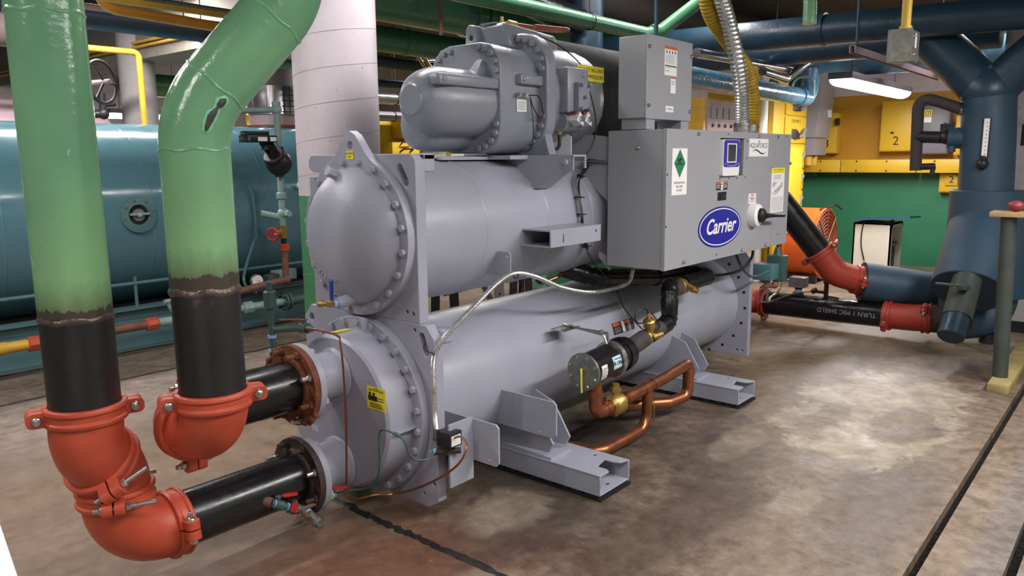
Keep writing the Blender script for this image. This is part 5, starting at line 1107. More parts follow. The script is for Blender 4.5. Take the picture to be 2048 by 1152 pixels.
run('taped_pipe', cr([(3.9, 4.4, 3.0), (4.6, 4.4, 2.98), (5.1, 4.35, 2.93), (5.5, 4.2, 2.80), (5.9, 4.15, 2.75)], 6), .12, 'tape', 'black taped pipe bundle above the compressor')
run('support_rod', [(4.92, 4.9, 3.45), (4.92, 4.9, 2.60)], .018, 'rustpipe', 'rusty threaded rod hanging left above the compressor', 'rod'); run('support_rod', [(5.26, 3.0, 3.45), (5.26, 3.0, 2.30)], .016, 'blue_foam', 'blue-grey rod hanging over the copper loop', 'rod')
run('lagged_pipe', [(6.1, 4.2, 3.45), (6.1, 4.2, 1.6)], .15, 'bluepipe', 'vertical dark blue pipe behind the starter box')
run('lagged_pipe', [(5.4, 4.5, 3.16), (11.5, 4.5, 3.16)], .24, 'foam', 'black lagged main high behind the starter box')
# yellow switchgear seen between column and compressor
YS = thing('switch_cabinet', (8.1, 9.0, 0), 'yellow switch cabinet standing between the column and the motor cap', 'cabinet')
MB().box((7.5, 9.05, 0), (11.6, 9.4, 2.22)).build('carcass', 'yellow', YS)
for k in range(4):
    x = 8.62+k*.62; MB().box((x, 9.035, 1.1), (x+.50, 9.05, 1.74)).build('panel', 'white', YS)
YB_ = thing('switch_box', (8.05, 9.0, 1.86), 'tall yellow box with a grey plate on the yellow cabinet', 'box')
MB().box((7.98, 8.80, 1.86), (8.32, 9.04, 2.17), None, .006).build('case', 'yellow', YB_); MB().box((7.99, 8.795, 2.08), (8.14, 8.80, 2.12)).build('rating_plate', 'greyp', YB_)
YB2 = thing('switch_box', (8.05, 9.0, 1.6), 'low yellow box with a dark bail handle under the tall yellow box', 'box')
MB().box((7.75, 8.78, 1.55), (8.30, 9.04, 1.80), None, .006).build('case', 'yellow', YB2); MB().tube(fil([(7.90, 8.78, 1.66), (7.90, 8.70, 1.70), (8.10, 8.70, 1.70), (8.10, 8.78, 1.66)], .03), .014, 8).build('bail_handle', 'iron', YB2); MB().tube(fil([(7.90, 8.77, 1.76), (7.90, 8.72, 1.80), (8.08, 8.72, 1.80), (8.08, 8.77, 1.76)], .02), .010, 8).build('bail_handle', 'iron', YB2)
# green dado wall and slotted legs glimpsed under the condenser
struct('wall_middle', MB().box((7.25, 5.55, 0), (9.3, 5.75, 1.25)), 'green_dado') if 'green_dado' in M else None
LS = thing('slotted_stand', (4.7, 4.4, 0), 'dark slotted steel stand glimpsed between the two shells', 'stand')
for x, y, w_, a in ((4.17, 4.3, .09, .04), (4.44, 4.32, .10, -.05), (4.98, 4.3, .12, -.06), (5.18, 4.35, .10, .06), (5.38, 4.4, .05, .03), (5.50, 4.4, .10, -.04)):
    m_ = MX.Translation((x, y, 0)) @ MX.Rotation(a, 4, 'Y'); b = MB(); b.box((-w_/2, -.004, 0), (w_/2, .004, .95), m_); b.box((w_/2-.006, 0, 0), (w_/2, .06, .95), m_); o = b.build('slotted_leg', 'iron' if x != 4.98 else 'stack', LS)
    for k in range(9): MB().cyl(m_ @ V((0, -.0045, .1+k*.1)), m_ @ V((0, -.0052, .1+k*.1)), .012, seg=8).build('slot_hole', 'dark', o)
MB().box((4.1, 4.28, .92), (5.6, 4.6, .95)).build('shelf', 'iron', LS); MB().tube([(4.3, 4.31, .50), (4.75, 4.31, .52), (4.9, 4.31, .3)], .03, 8).build('brace', 'comp', LS)
# ================================================================ background, right
# power conduits into the control box
def corr(name, pts, r, mat, label, n=9):
    t = thing(name, tuple(pts[0]), label, 'conduit'); c = cr(pts, 30); MB().tube(c, r, 18, True, lambda i: r*(.91, 1.0, 1.05, 1.0)[i % 4]).build('spiral_body', mat, t, 20)
    b = MB(); p = V(pts[0]); b.cyl(p, p+V((0, 0, .07)), r*1.14, seg=20); b.cyl(p+V((0, 0, .015)), p+V((0, 0, .03)), r*1.25, seg=8); b.cyl(p+V((0, 0, .05)), p+V((0, 0, .062)), r*1.25, seg=20); b.build('gland', 'galv', t); return t
corr('flexible_conduit', [(4.888, 2.14, 1.695), (4.883, 2.14, 1.80), (4.859, 2.14, 1.939), (4.788, 2.14, 2.119), (4.66, 2.14, 2.317), (4.527, 2.14, 2.474), (4.421, 2.14, 2.626), (4.25, 2.14, 2.95)], .047, 'conduit', 'silver spiral conduit entering the control box')
corr('flexible_conduit', [(5.26, 2.24, 1.695), (5.285, 2.24, 1.80), (5.266, 2.24, 1.967), (5.158, 2.24, 2.125), (4.942, 2.24, 2.235), (4.725, 2.24, 2.335), (4.564, 2.24, 2.434), (4.485, 2.24, 2.595), (4.42, 2.24, 2.95)], .047, 'conduit_y', 'yellow spiral conduit behind the silver one')
# blue lagged headers
run('blue_header', [(7.0, -2.5, 2.52), (7.0, 4.95, 2.66)], .125, 'bluepipe', 'thick dark blue header crossing the top right', cols=(((7.0, 2.35, 2.617), (0, 1, 0)),), seg=36)
run('blue_header', [(8.0, 1.2, 2.58), (8.0, 5.8, 2.60)], .13, 'bluepipe', 'second dark blue header under the first one', seg=30)
run('blue_header', [(9.3, .8, 2.57), (9.3, 3.55, 2.60)], .16, 'blue_bright', 'glossy bright blue lagged pipe behind the strip light', seg=30)
run('blue_riser', fil([(5.3, 3.05, 2.19), (9.15, 3.22, 2.20), (9.2, 3.22, 2.52)], .16), .092, 'blue_bright', 'glossy blue lagged pipe running past the conduits to an elbow', seg=30, cols=(((8.75, 3.2, 2.198), (1, 0, 0)),))
run('blue_riser', [(9.28, 3.42, 2.25), (9.28, 3.42, 2.60)], .085, 'blue_foam', 'short dark blue drop pipe beside the glossy elbow', seg=24)
t = run('jacketed_loop', fil([(6.3, 3.2, 2.43), (8.55, 3.2, 2.47), (8.75, 3.0, 2.60)], .06), .042, 'chrome', 'upper bright jacketed pipe hanging under the blue header'); run('jacketed_loop', fil([(7.75, 3.2, 2.39), (8.40, 3.2, 2.36), (8.5, 3.0, 2.55)], .05), .045, 'chrome', 'lower bright jacketed pipe stub under the blue header')
t = thing('handwheel', (8.6, 3.4, 2.2), 'dark wire handwheel in front of the yellow cabinet', 'valve'); b = MB(); b.tube([(8.55+.16*math.cos(a), 3.4, 2.30+.07*math.sin(a)) for a in [2*PI*k/24 for k in range(25)]], .012, 8); b.cyl((8.55, 3.4, 2.3), (8.55, 3.4, 3.45), .008, seg=8); b.tube([(8.39, 3.4, 2.3), (8.71, 3.4, 2.3)], .009, 6); b.build('wheel_rim', 'bluepipe', t)
t = thing('pipe_clamp', (9.0, 3.2, 2.1), 'pale U-shaped pipe clamp round the glossy blue pipe', 'clamp'); MB().tube(fil([(8.95, 3.1, 2.22), (8.95, 3.1, 2.42), (8.95, 3.34, 2.42), (8.95, 3.34, 2.2)], .10), .014, 8).build('clamp_bow', 'teal', t)
# dark blue Y fitting and valve body
YF = thing('blue_suction_fitting', (7.3, 1.12, .3), 'dark blue lagged Y-shaped pipe standing on the right', 'pipe')
MB().tube([(7.3, 1.105, 1.22), (7.3, 1.12, 1.6), (7.3, 1.15, 2.10)], .195, 36).build('trunk', 'blue_foam', YF)
MB().tube([(7.3, 1.15, 2.02), (7.3, 1.36, 2.26), (7.3, 1.62, 2.52)], .17, 32).build('left_arm', 'bluepipe', YF); MB().tube([(7.3, 1.15, 2.02), (7.3, .92, 2.26), (7.3, .66, 2.50)], .16, 32).build('right_arm', 'bluepipe', YF)
MB().sphere((7.3, 1.15, 2.05), .205, 28).build('crotch', 'bluepipe', YF)
LB_ = thing('lagged_strainer', (7.32, 1.15, .1), 'fat blue lagged strainer body leaning under the Y-shaped pipe', 'strainer')
MB().cyl((7.3, 1.09, 1.265), (7.3, 1.09, .80), .272, .272, 44, .006).build('upper_lagging', 'blue_foam', LB_, 40); MB().cyl((7.34, 1.07, 1.06), (6.83, 1.09, .50), .268, .268, 44, .006).build('slanting_lagging', 'blue_foam', LB_, 40); MB().cyl((7.42, .98, 1.0), (7.45, .98, .40), .23, .23, 40).build('rear_lagging', 'blue_foam', LB_, 40)
MB().tube(fil([(7.42, .95, .6), (7.40, .97, .2), (7.2, 1.20, .17)], .2, 8), .14, 28).build('foot_elbow', 'blue_foam', LB_, 50); MB().cyl((7.36, 1.0, 0), (7.36, 1.0, .08), .07, seg=20).build('foot', 'iron', LB_)
o = MB().cyl((6.60, 1.085, .50), (6.34, 1.10, .22), .092, seg=28, bev=.006).build('blowdown_pipe', 'bluepipe', LB_); MB().cyl((6.72, 1.085, .62), (6.46, 1.09, .345), .102, seg=28).build('blowdown_sleeve', 'pole', LB_); MB().box((6.46, 1.06, .585), (6.50, 1.255, .597)).build('flat_lever', 'pole', LB_); MB().cyl((6.48, 1.07, .56), (6.48, 1.07, .60), .045, seg=16, bev=.006).build('lever_hub', 'pole', LB_)
TH = thing('thermometer', (7.1, 1.12, 1.45), 'long white industrial thermometer on the blue Y-shaped pipe', 'thermometer')
b = MB(); b.box((7.085, 1.082, 1.525), (7.115, 1.132, 1.83), None, .004); b.build('case', 'iron', TH); MB().box((7.082, 1.088, 1.53), (7.0845, 1.126, 1.825)).build('scale', 'white', TH)
b = MB()
for k in range(9): b.box((7.0810, 1.10, 1.55+k*.03), (7.0819, 1.108, 1.556+k*.03))
b.build('graduations', 'ink', TH); b = MB(); b.sphere((7.09, 1.115, 1.475), .045, 16); b.cyl((7.10, 1.11, 1.47), (7.10, 1.11, 1.54), .025, seg=12); b.build('socket', 'iron', TH)
BLp = thing('black_bypass', (7.2, 1.6, 1.45), 'black lagged bypass loop left of the blue Y-shaped pipe', 'pipe')
MB().tube(fil([(7.25, 1.625, 1.42), (7.25, 1.645, 2.03), (7.25, 1.46, 1.97), (7.25, 1.27, 1.89)], [.07, .05], 8), .046, 20).build('bypass_pipe', 'foam', BLp)
b = MB(); b.tube([(7.25, 1.64, 1.70), (7.25, 1.45, 1.69)], .05, 18); b.sphere((7.25, 1.415, 1.69), .058, 16); b.box((7.23, 1.36, 1.72), (7.27, 1.46, 1.80)); b.build('valve_body', 'iron', BLp); b = MB(); b.tube([(7.25, 1.63, 1.45), (7.25, 1.48, 1.455)], .028, 12); b.tube([(7.25, 1.49, 1.455), (7.25, 1.50, 1.39)], .02, 8); b.build('drain_stub', 'iron', BLp); b = MB(); b.cyl((7.25, 1.40, 1.685), (7.27, 1.25, 1.68), .085, seg=24); b.cyl((7.2, 1.36, 1.62), (7.2, 1.36, 1.57), .03, seg=10); b.build('blue_stub', 'blue_foam', BLp); MB().tube([(7.25, 1.32, 1.91), (7.26, 1.22, 1.88)], .052, 18, True, lambda i: .05+.005*i).build('torn_jacket', 'chrome', BLp)
# junction box on the yellow conduit
JB = thing('junction_box', (4.9, 1.22, 2.06), 'galvanised box hanging on a yellow conduit at the top right', 'box')
MB().box((4.9, 1.15, 2.065), (5.10, 1.288, 2.215), None, .002).build('case', 'galv', JB) if False else MB().box((4.88, 1.165, 2.075), (5.06, 1.285, 2.245), None, .003).build('case', 'galv', JB)
MB().box((4.876, 1.16, 2.07), (4.880, 1.29, 2.25)).build('lid', 'galv', JB); MB().box((4.96, 1.163, 2.15), (4.985, 1.165, 2.23)).build('paper_strip', 'white', JB)
for z in (2.11, 2.21): put('screw', 'scr', None, (4.92, 1.165, z), (0, -1, 0), JB)
MB().cyl((4.97, 1.222, 2.245), (4.97, 1.222, 3.45), .026, seg=18).build('conduit', 'yellow', JB); MB().cyl((4.97, 1.222, 2.25), (4.97, 1.222, 2.275), .034, seg=18).build('locknut', 'yellow', JB)
# unistrut supports near the lamp
t = thing('strut_channel', (7.4, 2.0, 2.36), 'lilac-grey strut channel running from the blue header towards the lamp', 'bracket'); b = MB(); b.box((6.5, 1.95, 2.34), (9.6, 1.955, 2.40)); b.box((6.5, 1.99, 2.34), (9.6, 1.995, 2.40)); b.box((6.5, 1.95, 2.395), (9.6, 1.995, 2.40)); b.build('channel', 'stack', t); MB().cyl((6.6, 1.97, 2.4), (6.6, 1.97, 3.45), .012, seg=8).build('rod', 'blue_foam', t); MB().cyl((9.4, 1.97, 2.4), (9.4, 1.97, 3.45), .012, seg=8).build('rod', 'blue_foam', t)
# far line: black pipe back from the chiller, red fittings, lagged pipe
DP = pipe('black_pipe', fil([(5.72, 2.70, 1.36), (6.63, 2.70, 1.36), (6.885, 2.205, .655)], .20), PR, 'black_pipe', 'slanting black pipe coming down behind the control box')
elbow('pipe_elbow', fil([(6.855, 2.262, .735), (6.925, 2.13, .54), (7.085, 1.94, .465)], .16, 10), 'red2', 'dark red pipe elbow at the foot of the slanting black pipe')
coupling((6.865, 2.245, .715), (.25, -.50, -.72), 'dark red coupling on the slanting black pipe', 'red2', h=(0, .8, -.55), bl=.11)
coupling((7.05, 1.98, .478), (.16, -.19, -.06), 'dark red coupling against the lagged blue pipe end', 'red2', h=(-.77, -.64, 0), bl=.05)
t = thing('lagged_pipe', (7.3, 1.7, .25), 'short fat blue lagged pipe behind the dark red elbow', 'pipe'); MB().cyl((7.08, 1.945, .465), (7.42, 1.35, .375), .168, .158, 40).build('lagging', 'blue_foam', t); MB().ring((7.078, 1.948, .4655), (-.33, .58, .09), .115, .166, .004, 36).build('cut_end', 'foam', t)
LP = pipe('black_pipe', [(7.1, 2.80, .175), (7.1, 2.3, .178), (7.1, 1.72, .185)], PR, 'black_pipe', 'low black pipe with white stencilled letters at the far end')
text('16  TURN 1 MIC SHIELD', .056, fm((7.1-PR-.0006, 1.995, .19), NX) @ MX.Rotation(PI, 4, 'Z'), 'grey_ink', 'stencilled_letters', LP, 0, .0004, 'CENTER', 1.0)
elbow('pipe_elbow', fil([(5.66, 2.95, .185), (7.1, 2.95, .185), (7.1, 2.82, .175)], .12, 8) if False else fil([(6.55, 3.03, .185), (7.1, 3.03, .185), (7.1, 2.80, .175)], .19, 10), 'red2', 'dark red elbow peeping out behind the far end plate')
pipe('black_pipe', [(5.72, 3.03, .185), (6.56, 3.03, .185)], PR, 'black_pipe', 'low black pipe behind the chiller far cover')
coupling((7.1, 2.82, .175), (0, 1, 0), 'dark red coupling at the left end of the low black pipe', 'red2', h=(-.2, 0, 1), bl=.05); coupling((7.1, 1.72, .185), (0, 1, 0), 'dark red coupling at the right end of the low black pipe', 'red2', h=(-.85, 0, -.5), bl=.10)
elbow('pipe_elbow', [(7.1, 1.74, .185), (7.1, 1.62, .187), (7.1, 1.52, .19), (7.11, 1.38, .20)], 'red2', 'short dark red fitting between the two right-hand couplings'); coupling((7.11, 1.42, .195), (0, 1, 0), 'dark red coupling against the rusty pipe stub', 'red2', h=(-.75, 0, .65), bl=.05)
t = thing('pipe_stub', (7.11, 1.25, .1), 'rusty brown pipe stub between the red coupling and the strainer', 'pipe'); MB().tube([(7.11, 1.44, .195), (7.13, 1.25, .20), (7.2, 1.14, .20)], .115, 32).build('pipe_body', 'rust_dark', t); MB().cyl((7.14, 1.30, .26), (7.14, 1.30, .40), .05, seg=18).build('branch', 'pole', t)
# small instruments on the low black pipe
t = thing('flow_switch', (7.1, 2.5, .28), 'grey flow switch box with a metal cable on the low black pipe', 'switch'); MB().box((7.04, 2.43, .355), (7.16, 2.575, .45), None, .006).build('switch_case', 'greyp', t); MB().box((7.038, 2.475, .39), (7.04, 2.525, .40)).build('red_mark', 'redv', t); b = MB(); b.cyl((7.1, 2.5, .28), (7.1, 2.5, .31), .055, .045, 12); b.cyl((7.1, 2.5, .335), (7.1, 2.5, .36), .035, seg=8); b.build('nipple', 'rust_dark', t); MB().cyl((7.1, 2.5, .31), (7.1, 2.5, .337), .030, seg=12).build('thread_tape', 'ptfe', t)
MB().tube(cr([(7.1, 2.58, .41), (7.08, 2.64, .40), (7.05, 2.67, .30), (6.9, 2.68, .27), (6.5, 2.55, .30), (6.1, 2.40, .45), (5.9, 2.33, .58)], 8), .012, 8).build('metal_cable', 'conduit', t)
t = thing('gauge_cock', (7.1, 2.25, .28), 'small rusty gauge cock on the low black pipe', 'valve'); b = MB(); b.cyl((7.1, 2.25, .28), (7.1, 2.25, .52), .020, seg=10); b.cyl((7.1, 2.25, .41), (7.1, 2.25, .47), .028, seg=6); b.cyl((7.1, 2.25, .33), (7.05, 2.33, .34), .016, seg=8); b.cyl((7.05, 2.33, .33), (7.04, 2.345, .36), .03, seg=8); b.tube([(7.09, 2.25, .30), (7.07, 2.13, .295)], .008, 6); b.build('cock_body', 'rust_dark', t); MB().tube(cr([(7.04, 2.34, .34), (6.99, 2.5, .31), (6.97, 2.7, .22), (6.6, 2.66, .28), (6.0, 2.40, .50), (5.86, 2.31, .60)], 8), .006, 6).build('sensor_lead', 'cable_grey', t)
t = thing('terminal_box', (5.74, 2.24, .60), 'blue-green terminal box at the far end of the chiller', 'box'); MB().box((5.66, 2.20, .62), (5.82, 2.36, .74), None, .006).build('case', 'boiler', t); MB().box((5.80, 2.16, .60), (5.88, 2.30, .80), None, .008).build('valve_head', 'dteal', t); MB().cyl((5.84, 2.23, .80), (5.84, 2.23, .86), .035, .02, 12).build('gland', 'dteal', t); MB().tube([(5.84, 2.23, .84), (5.83, 2.24, .95), (5.82, 2.25, 1.1)], .009, 8).build('cable', 'cable', t); b = MB(); b.cyl((5.70, 2.24, .62), (5.70, 2.24, .57), .02, seg=8); b.cyl((5.62, 2.24, .58), (5.78, 2.22, .57), .016, seg=10); b.sphere((5.78, 2.22, .575), .03, 12); b.build('fittings', 'rustpipe', t)
t = thing('floor_conduit', (6.8, 2.9, .1), 'grey pipe lying behind the low black pipe', 'pipe'); MB().tube([(6.3, 2.8, .12), (8.5, 3.3, .12)], .04, 12).build('pipe_body', 'greyp', t)
# pillar, prop, plank
PIL = thing('pillar', (8.4, .6, 0), 'square grey-white concrete pillar behind the blue Y-shaped pipe', 'column'); MB().box((7.95, -.9, .10), (8.7, 1.16, 3.45)).build('shaft', 'concrete', PIL); MB().box((7.94, -.91, 0), (8.71, 1.17, .10)).build('base', 'dark', PIL); MB().box((7.948, -.4, 1.62), (7.95, .98, 1.80)).build('dark_sign', 'dark', PIL)
t = thing('steel_prop', (5.93, .73, .06), 'grey-green steel prop standing on a timber block at the right edge', 'post'); MB().cyl((6.03, .73, .06), (5.90, .75, 1.15), .047, seg=24).build('tube', 'pole', t)
t = thing('timber_block', (6.15, .73, 0), 'timber sleeper under the steel prop', 'timber'); MB().box((5.80, .645, 0), (7.3, .77, .058), MX.Translation((0, 0, 0)), .004).build('block', 'wood_y', t)
t = thing('timber_plank', (5.9, .6, 1.15), 'timber plank lying on top of the steel prop', 'timber'); MB().box((5.82, -.2, 1.152), (6.0, .85, 1.185), None, .003).build('board', 'wood', t)
t = thing('red_rag', (5.9, .735, 1.186), 'dark red lump lying on the timber plank', 'rag'); MB().sphere((5.88, .715, 1.222), .04, 16, (1, 1.2, .9)).build('cloth', 'redspot', t)
# far wall fixtures
YT = thing('wire_trough', (11.8, 3, 1.31), 'long yellow wiring trough along the far wall', 'trough')
yy_ = [4.6, 3.62, 2.62, 1.3]
for i in range(3): MB().box((11.72, yy_[i+1]+.006, 1.31), (11.998, yy_[i]-.006, 1.49), None, .004).build('trough_panel', 'yellow', YT)
for y_ in (4.3, 3.9, 3.4, 3.0, 2.4, 2.0):
    for z in (1.335, 1.465): put('screw', 'scr2', lambda: MB().cyl((0, 0, 0), (0, 0, .006), .012, seg=8), (11.72, y_, z), NX, YT, 'iron')
t = thing('wall_bracket', (11.8, 4.05, 1.2), 'dark angle bracket under the yellow trough', 'bracket'); MB().plate([(0, 0), (.2, .1), (0, .1)], [], .05, MX(((-1, 0, 0, 12), (0, 0, 1, 4.0), (0, 1, 0, 1.21), (0, 0, 0, 1)))).build('angle', 'wall_far', t)
def wallbox(x, y0, y1, z0, z1, d, mat, label, cat='panel', num=None):
    t = thing('breaker_panel', (12, (y0+y1)/2, z0), label, cat); MB().box((x, y0, z0), (x+d, y1, z1), None, .012).build('case', mat, t); MB().box((x-.012, y0+.015, z0+.015), (x, y1-.015, z1-.015), None, .004).build('door', mat, t)
    if num: text(num, .17, fm((x-.0125, (y0+y1)/2, z0+.14), NX), 'ink', 'number', t, 0, .0006)
    return t
t = wallbox(11.78, 2.70, 3.13, 1.60, 2.29, .22, 'yellow', 'yellow wall panel numbered 2 above the trough', num='2'); MB().box((11.764, 2.95, 1.84), (11.768, 2.99, 1.87)).build('keyhole', 'ink', t)
t = wallbox(11.76, 2.27, 2.62, 1.56, 2.27, .24, 'greyp', 'grey disconnect panel right of the yellow panel 2'); G = fm((11.747, 2.53, 2.10), NX); MB().box((-.045, -.04, 0), (.045, .045, .001), G).build('maker_mark', 'yellow_label', t); MB().box((-.032, -.028, .001), (.032, .032, .0016), G).build('mark_frame', 'ink', t); MB().box((-.024, -.020, .0016), (.024, .024, .002), G).build('mark_field', 'yellow_label', t); MB().box((-.009, -.006, .002), (.009, .01, .0025), G).build('mark_centre', 'ink', t); MB().box((-.045, -.12, 0), (.045, -.05, .001), G).build('caution_label', 'white', t); MB().box((11.73, 2.30, 1.80), (11.748, 2.33, 1.97)).build('lever', 'iron', t)
wallbox(11.78, 1.9, 2.20, 1.54, 2.06, .22, 'yellow', 'yellow wall panel partly behind the blue Y-shaped pipe')
t = wallbox(11.78, 3.72, 3.98, 1.58, 2.16, .22, 'yellow', 'yellow wall panel numbered 3 beside the grey enclosure', num='3'); MB().box((11.70, 3.68, 1.98), (11.78, 3.72, 2.08)).build('switch_lever', 'iron', t)
t = thing('switch_lever', (11.9, 3.98, 2.2), 'red switch lever above the yellow panel numbered 3', 'lever'); MB().box((11.70, 3.93, 2.18), (11.76, 3.98, 2.36), MX.Rotation(0, 4, 'X')).build('handle', 'redv', t); MB().box((11.74, 3.94, 2.16), (12, 3.97, 2.2)).build('pivot', 'iron', t)
t = wallbox(11.88, 2.03, 2.36, 1.04, 1.31, .12, 'yellow', 'small yellow backboard below the trough'); 
t = thing('number_plate', (11.86, 2.2, 1.16), 'small yellow number plate reading 2 below the trough', 'sign'); MB().box((11.845, 2.13, 1.14), (11.868, 2.28, 1.285), None, .004).build('plate', 'yellow', t); text('2', .13, fm((11.8445, 2.205, 1.213), NX), 'ink', 'number', t, 0, .0006)
t = thing('grey_enclosure', (11.3, 3.9, 1.55), 'tall silver-grey enclosure beside the yellow control centre', 'panel'); b = MB(); b.loft([[(10.98, 3.75, 1.80), (10.98, 3.95, 1.80), (11.55, 4.05, 1.80), (11.55, 3.75, 1.80)], [(10.98, 3.70, 2.50), (10.98, 3.95, 2.50), (11.55, 4.05, 2.50), (11.55, 3.70, 2.50)]]); b.box((11.0, 3.78, 1.56), (11.55, 3.96, 1.80)); b.box((11.5, 3.99, 1.9), (11.999, 4.06, 2.3)); b.build('case', 'silverp', t); MB().box((11.36, 3.70, 2.08), (11.46, 3.722, 2.18)).build('tag', 'white', t)
for x in (11.08, 11.3): MB().cyl((x, 3.86, 1.42), (x, 3.86, 1.56), .05, seg=12).build('stub_conduit', 'yellow2', t)
# yellow motor control centre
MC = thing('control_centre', (10, 3.9, 0), 'tall yellow motor control centre with stacked starter buckets', 'cabinet')
MB().box((9.45, 3.74, .02), (10.55, 4.35, 2.48), None, .006).build('carcass', 'yellow', MC); MB().box((9.44, 3.735, 0), (10.56, 4.36, .06)).build('kick_plate', 'iron', MC); MB().box((9.0, 4.1, 0), (9.44, 4.4, 2.4)).build('rear_section', 'yellow', MC)
zs = [2.42, 2.05, 1.70, 1.38, 1.10, .82, .54, .1]
names = ['CHILLED WATER PUMP-1', 'CW PUMP-2', 'PUMP-1', 'PUMP-2', 'MR-1', 'MR-2', 'HRU-1']
for i in range(7):
    z1_, z0_ = zs[i]-.012, zs[i+1]+.012; o = MB().box((9.80, 3.722, z0_), (10.53, 3.74, z1_), None, .003).build('starter_bucket', 'yellow', MC)
    text(names[i], .06 if i else .05, fm((10.16, 3.7215, z1_-.05), (0, -1, 0)), 'ink', 'bucket_lettering', o, 0, .0005); 
    MB().loft([[(10.02, 3.722, z0_+.06), (10.14, 3.722, z0_+.06), (10.14, 3.722, z0_+.18), (10.02, 3.722, z0_+.18)], [(10.08, 3.68, z0_+.07), (10.20, 3.68, z0_+.05), (10.20, 3.68, z0_+.12), (10.10, 3.68, z0_+.17)]]).build('switch_handle', 'iron', o)
    MB().tube([(10.24, 3.715, z0_+.08), (10.30, 3.69, z0_+.09), (10.40, 3.685, z0_+.18)], .026, 8).build('switch_handle', 'greyp', o)
t = thing('yellow_screen', (9.6, 3.6, 0), 'low yellow panel standing under the control box', 'panel'); MB().box((9.25, 3.60, .02), (10.12, 3.64, 1.66), None, .006).build('panel_face', 'yellow', t); MB().box((9.25, 3.58, 0), (10.12, 3.70, .02)).build('base', 'iron', t)
t = thing('yellow_conduit', (9.2, 3.78, 0), 'yellow vertical conduit beside the spiral conduits', 'pipe'); MB().cyl((9.2, 3.9, 0), (9.2, 3.9, 2.6), .075, seg=20).build('pipe_body', 'yellow', t); t = thing('white_conduit', (9.36, 3.84, 0), 'white vertical pipe right of the yellow conduit', 'pipe'); MB().cyl((9.36, 3.84, 0), (9.36, 3.84, 2.6), .06, seg=20).build('pipe_body', 'whitep', t)
# grey-fronted starter with yellow sides
t = thing('starter_cabinet', (8.6, 4.1, 0), 'yellow-sided starter cabinet with a mauve-grey meter front', 'cabinet'); MB().box((8.15, 4.02, 0), (8.98, 4.6, 2.20), None, .006).build('carcass', 'yellow2', t); o = MB().box((8.20, 4.0, 1.0), (8.96, 4.02, 2.18)).build('meter_front', 'stack', t)
for k in range(4): MB().box((8.27+k*.16, 3.99, 1.98), (8.40+k*.16, 4.0, 2.10)).build('meter', 'greyp', o); MB().cyl((8.33+k*.16, 4.0, 1.90), (8.33+k*.16, 3.985, 1.90), .02, seg=10).build('selector_knob', 'iron', o); MB().cyl((8.33+k*.16, 4.0, 1.72), (8.33+k*.16, 3.985, 1.72), .018, seg=10).build('selector_knob', 'iron', o)
t = thing('yellow_cabinet', (7.8, 4.38, 0), 'yellow cabinet just right of the starter box', 'cabinet'); MB().box((7.55, 4.30, 0), (8.1, 4.46, 2.10), None, .006).build('carcass', 'yellow2', t); MB().cyl((7.62, 4.36, 2.10), (7.62, 4.36, 2.3), .06, seg=14).build('breather', 'whitep', t)
# drum fan
FN_ = thing('drum_fan', (9.85, 3.3, 0), 'big orange drum fan standing in front of the green wall', 'fan')
fx_, fz, fr = 9.85, .475, .435
MB().lathe([(fr-.012, 0), (fr, 0), (fr+.012, .01), (fr+.012, .025), (fr, .035), (fr, .36), (fr+.012, .37), (fr+.012, .385), (fr, .395), (fr-.012, .395), (fr-.012, 0)], axm((fx_, 3.16, fz), (0, 1, 0)), 48).build('drum', 'orange', FN_)
b = MB()
for k in range(9): b.tube([(fx_+(.05+.045*k)*math.cos(a), 3.155, fz+(.05+.045*k)*math.sin(a)) for a in [2*PI*j/28 for j in range(29)]], .004, 5)
for k in range(8): b.cyl((fx_, 3.15, fz), (fx_+.43*math.cos(k*PI/4), 3.15, fz+.43*math.sin(k*PI/4)), .005, seg=6)
b.build('grille', 'grille', FN_)
for k in range(5):
    a = 2*PI*k/5; m_ = MX.Translation((fx_, 3.33, fz)) @ MX.Rotation(-a, 4, 'Y') @ MX.Rotation(.5, 4, 'Z') ; MB().plate([(.06, -.05), (.40, -.09), (.41, .09), (.06, .05)], [], .006, m_ @ MX(((1, 0, 0, 0), (0, 0, 1, 0), (0, 1, 0, 0), (0, 0, 0, 1)))).build('blade', 'galv', FN_)
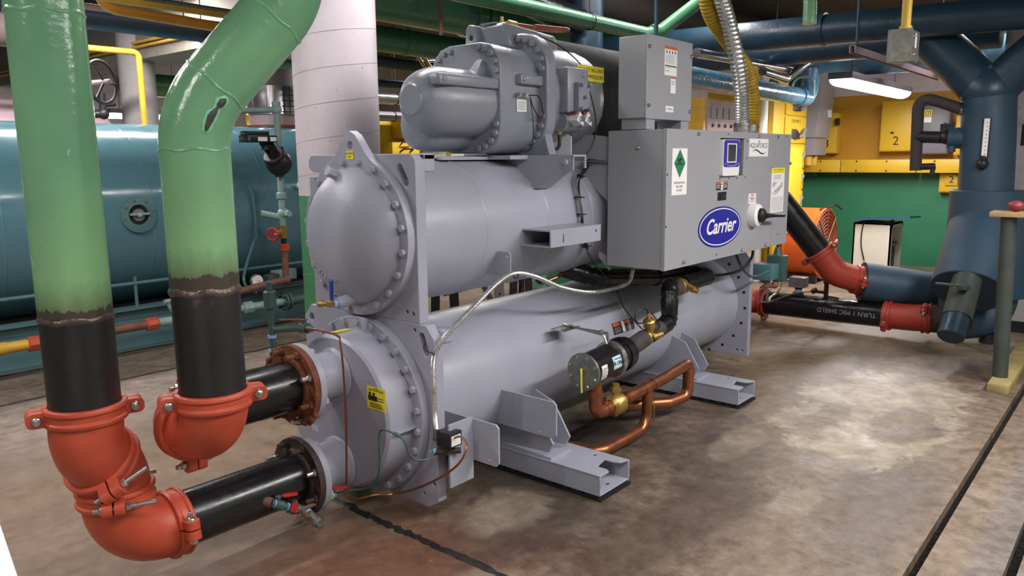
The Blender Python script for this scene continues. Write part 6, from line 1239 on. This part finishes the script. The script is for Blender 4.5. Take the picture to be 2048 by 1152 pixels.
MB().cyl((fx_, 3.28, fz), (fx_, 3.45, fz), .08, seg=20).build('motor', 'iron', FN_)
for x in (fx_-.28, fx_+.28):
    MB().box((x-.03, 3.16, .0), (x+.03, 3.52, .10)).build('foot', 'iron', FN_)
MB().box((9.42, 3.30, .62), (9.435, 3.50, .78)).build('rating_label', 'white', FN_)
MB().tube(cr([(9.7, 3.2, .90), (9.9, 3.15, .93), (10.0, 3.12, .95), (10.2, 3.1, .88)], 5), .012, 6).build('power_cord', 'cable', FN_)
# cream appliance
AP = thing('cream_cabinet', (10.8, 2.8, 0), 'cream appliance cabinet with an open dark side by the green wall', 'cabinet')
b = MB(); b.box((10.60, 2.60, .03), (10.62, 3.06, .69)); b.box((10.60, 3.04, .03), (11.15, 3.06, .69)); b.box((10.60, 2.60, .67), (11.15, 3.06, .69)); b.box((10.60, 2.60, .03), (11.15, 3.06, .05)); b.box((11.10, 2.60, .03), (11.15, 3.06, .69)); b.box((10.60, 2.60, .03), (10.66, 2.62, .69)); b.box((10.60, 2.60, .64), (11.15, 2.62, .69)); b.build('carcass', 'cream', AP)
MB().box((10.68, 2.66, .05), (11.08, 3.0, .40)).build('machinery', 'iron', AP); MB().box((10.64, 2.63, .38), (11.09, 2.9, .42)).build('inner_shelf', 'greyp', AP)
for x in (10.66, 11.1):
    for y in (2.64, 3.02): MB().cyl((x, y, 0), (x, y, .03), .02, seg=8).build('foot', 'iron', AP)
MB().tube(cr([(10.6, 2.93, .72), (10.59, 2.95, .6), (10.59, 2.95, .4), (10.59, 2.90, .2)], 5), .008, 6).build('power_cord', 'cable', AP)
t = thing('blue_folder', (10.8, 2.75, .69), 'dark blue flat folder lying on the cream cabinet', 'folder'); m_ = MX.Translation((10.75, 2.72, .735)) @ MX.Rotation(-.09, 4, 'X') @ MX.Rotation(.05, 4, 'Y'); MB().box((-.22, -.34, 0), (.35, .34, .022), m_).build('cover', 'bluefold', t)
for x, y in ((10.7, 2.62), (10.9, 2.95)): MB().cyl((x, y, .69), (x, y, .735), .02, seg=8).build('prop_block', 'iron', t)
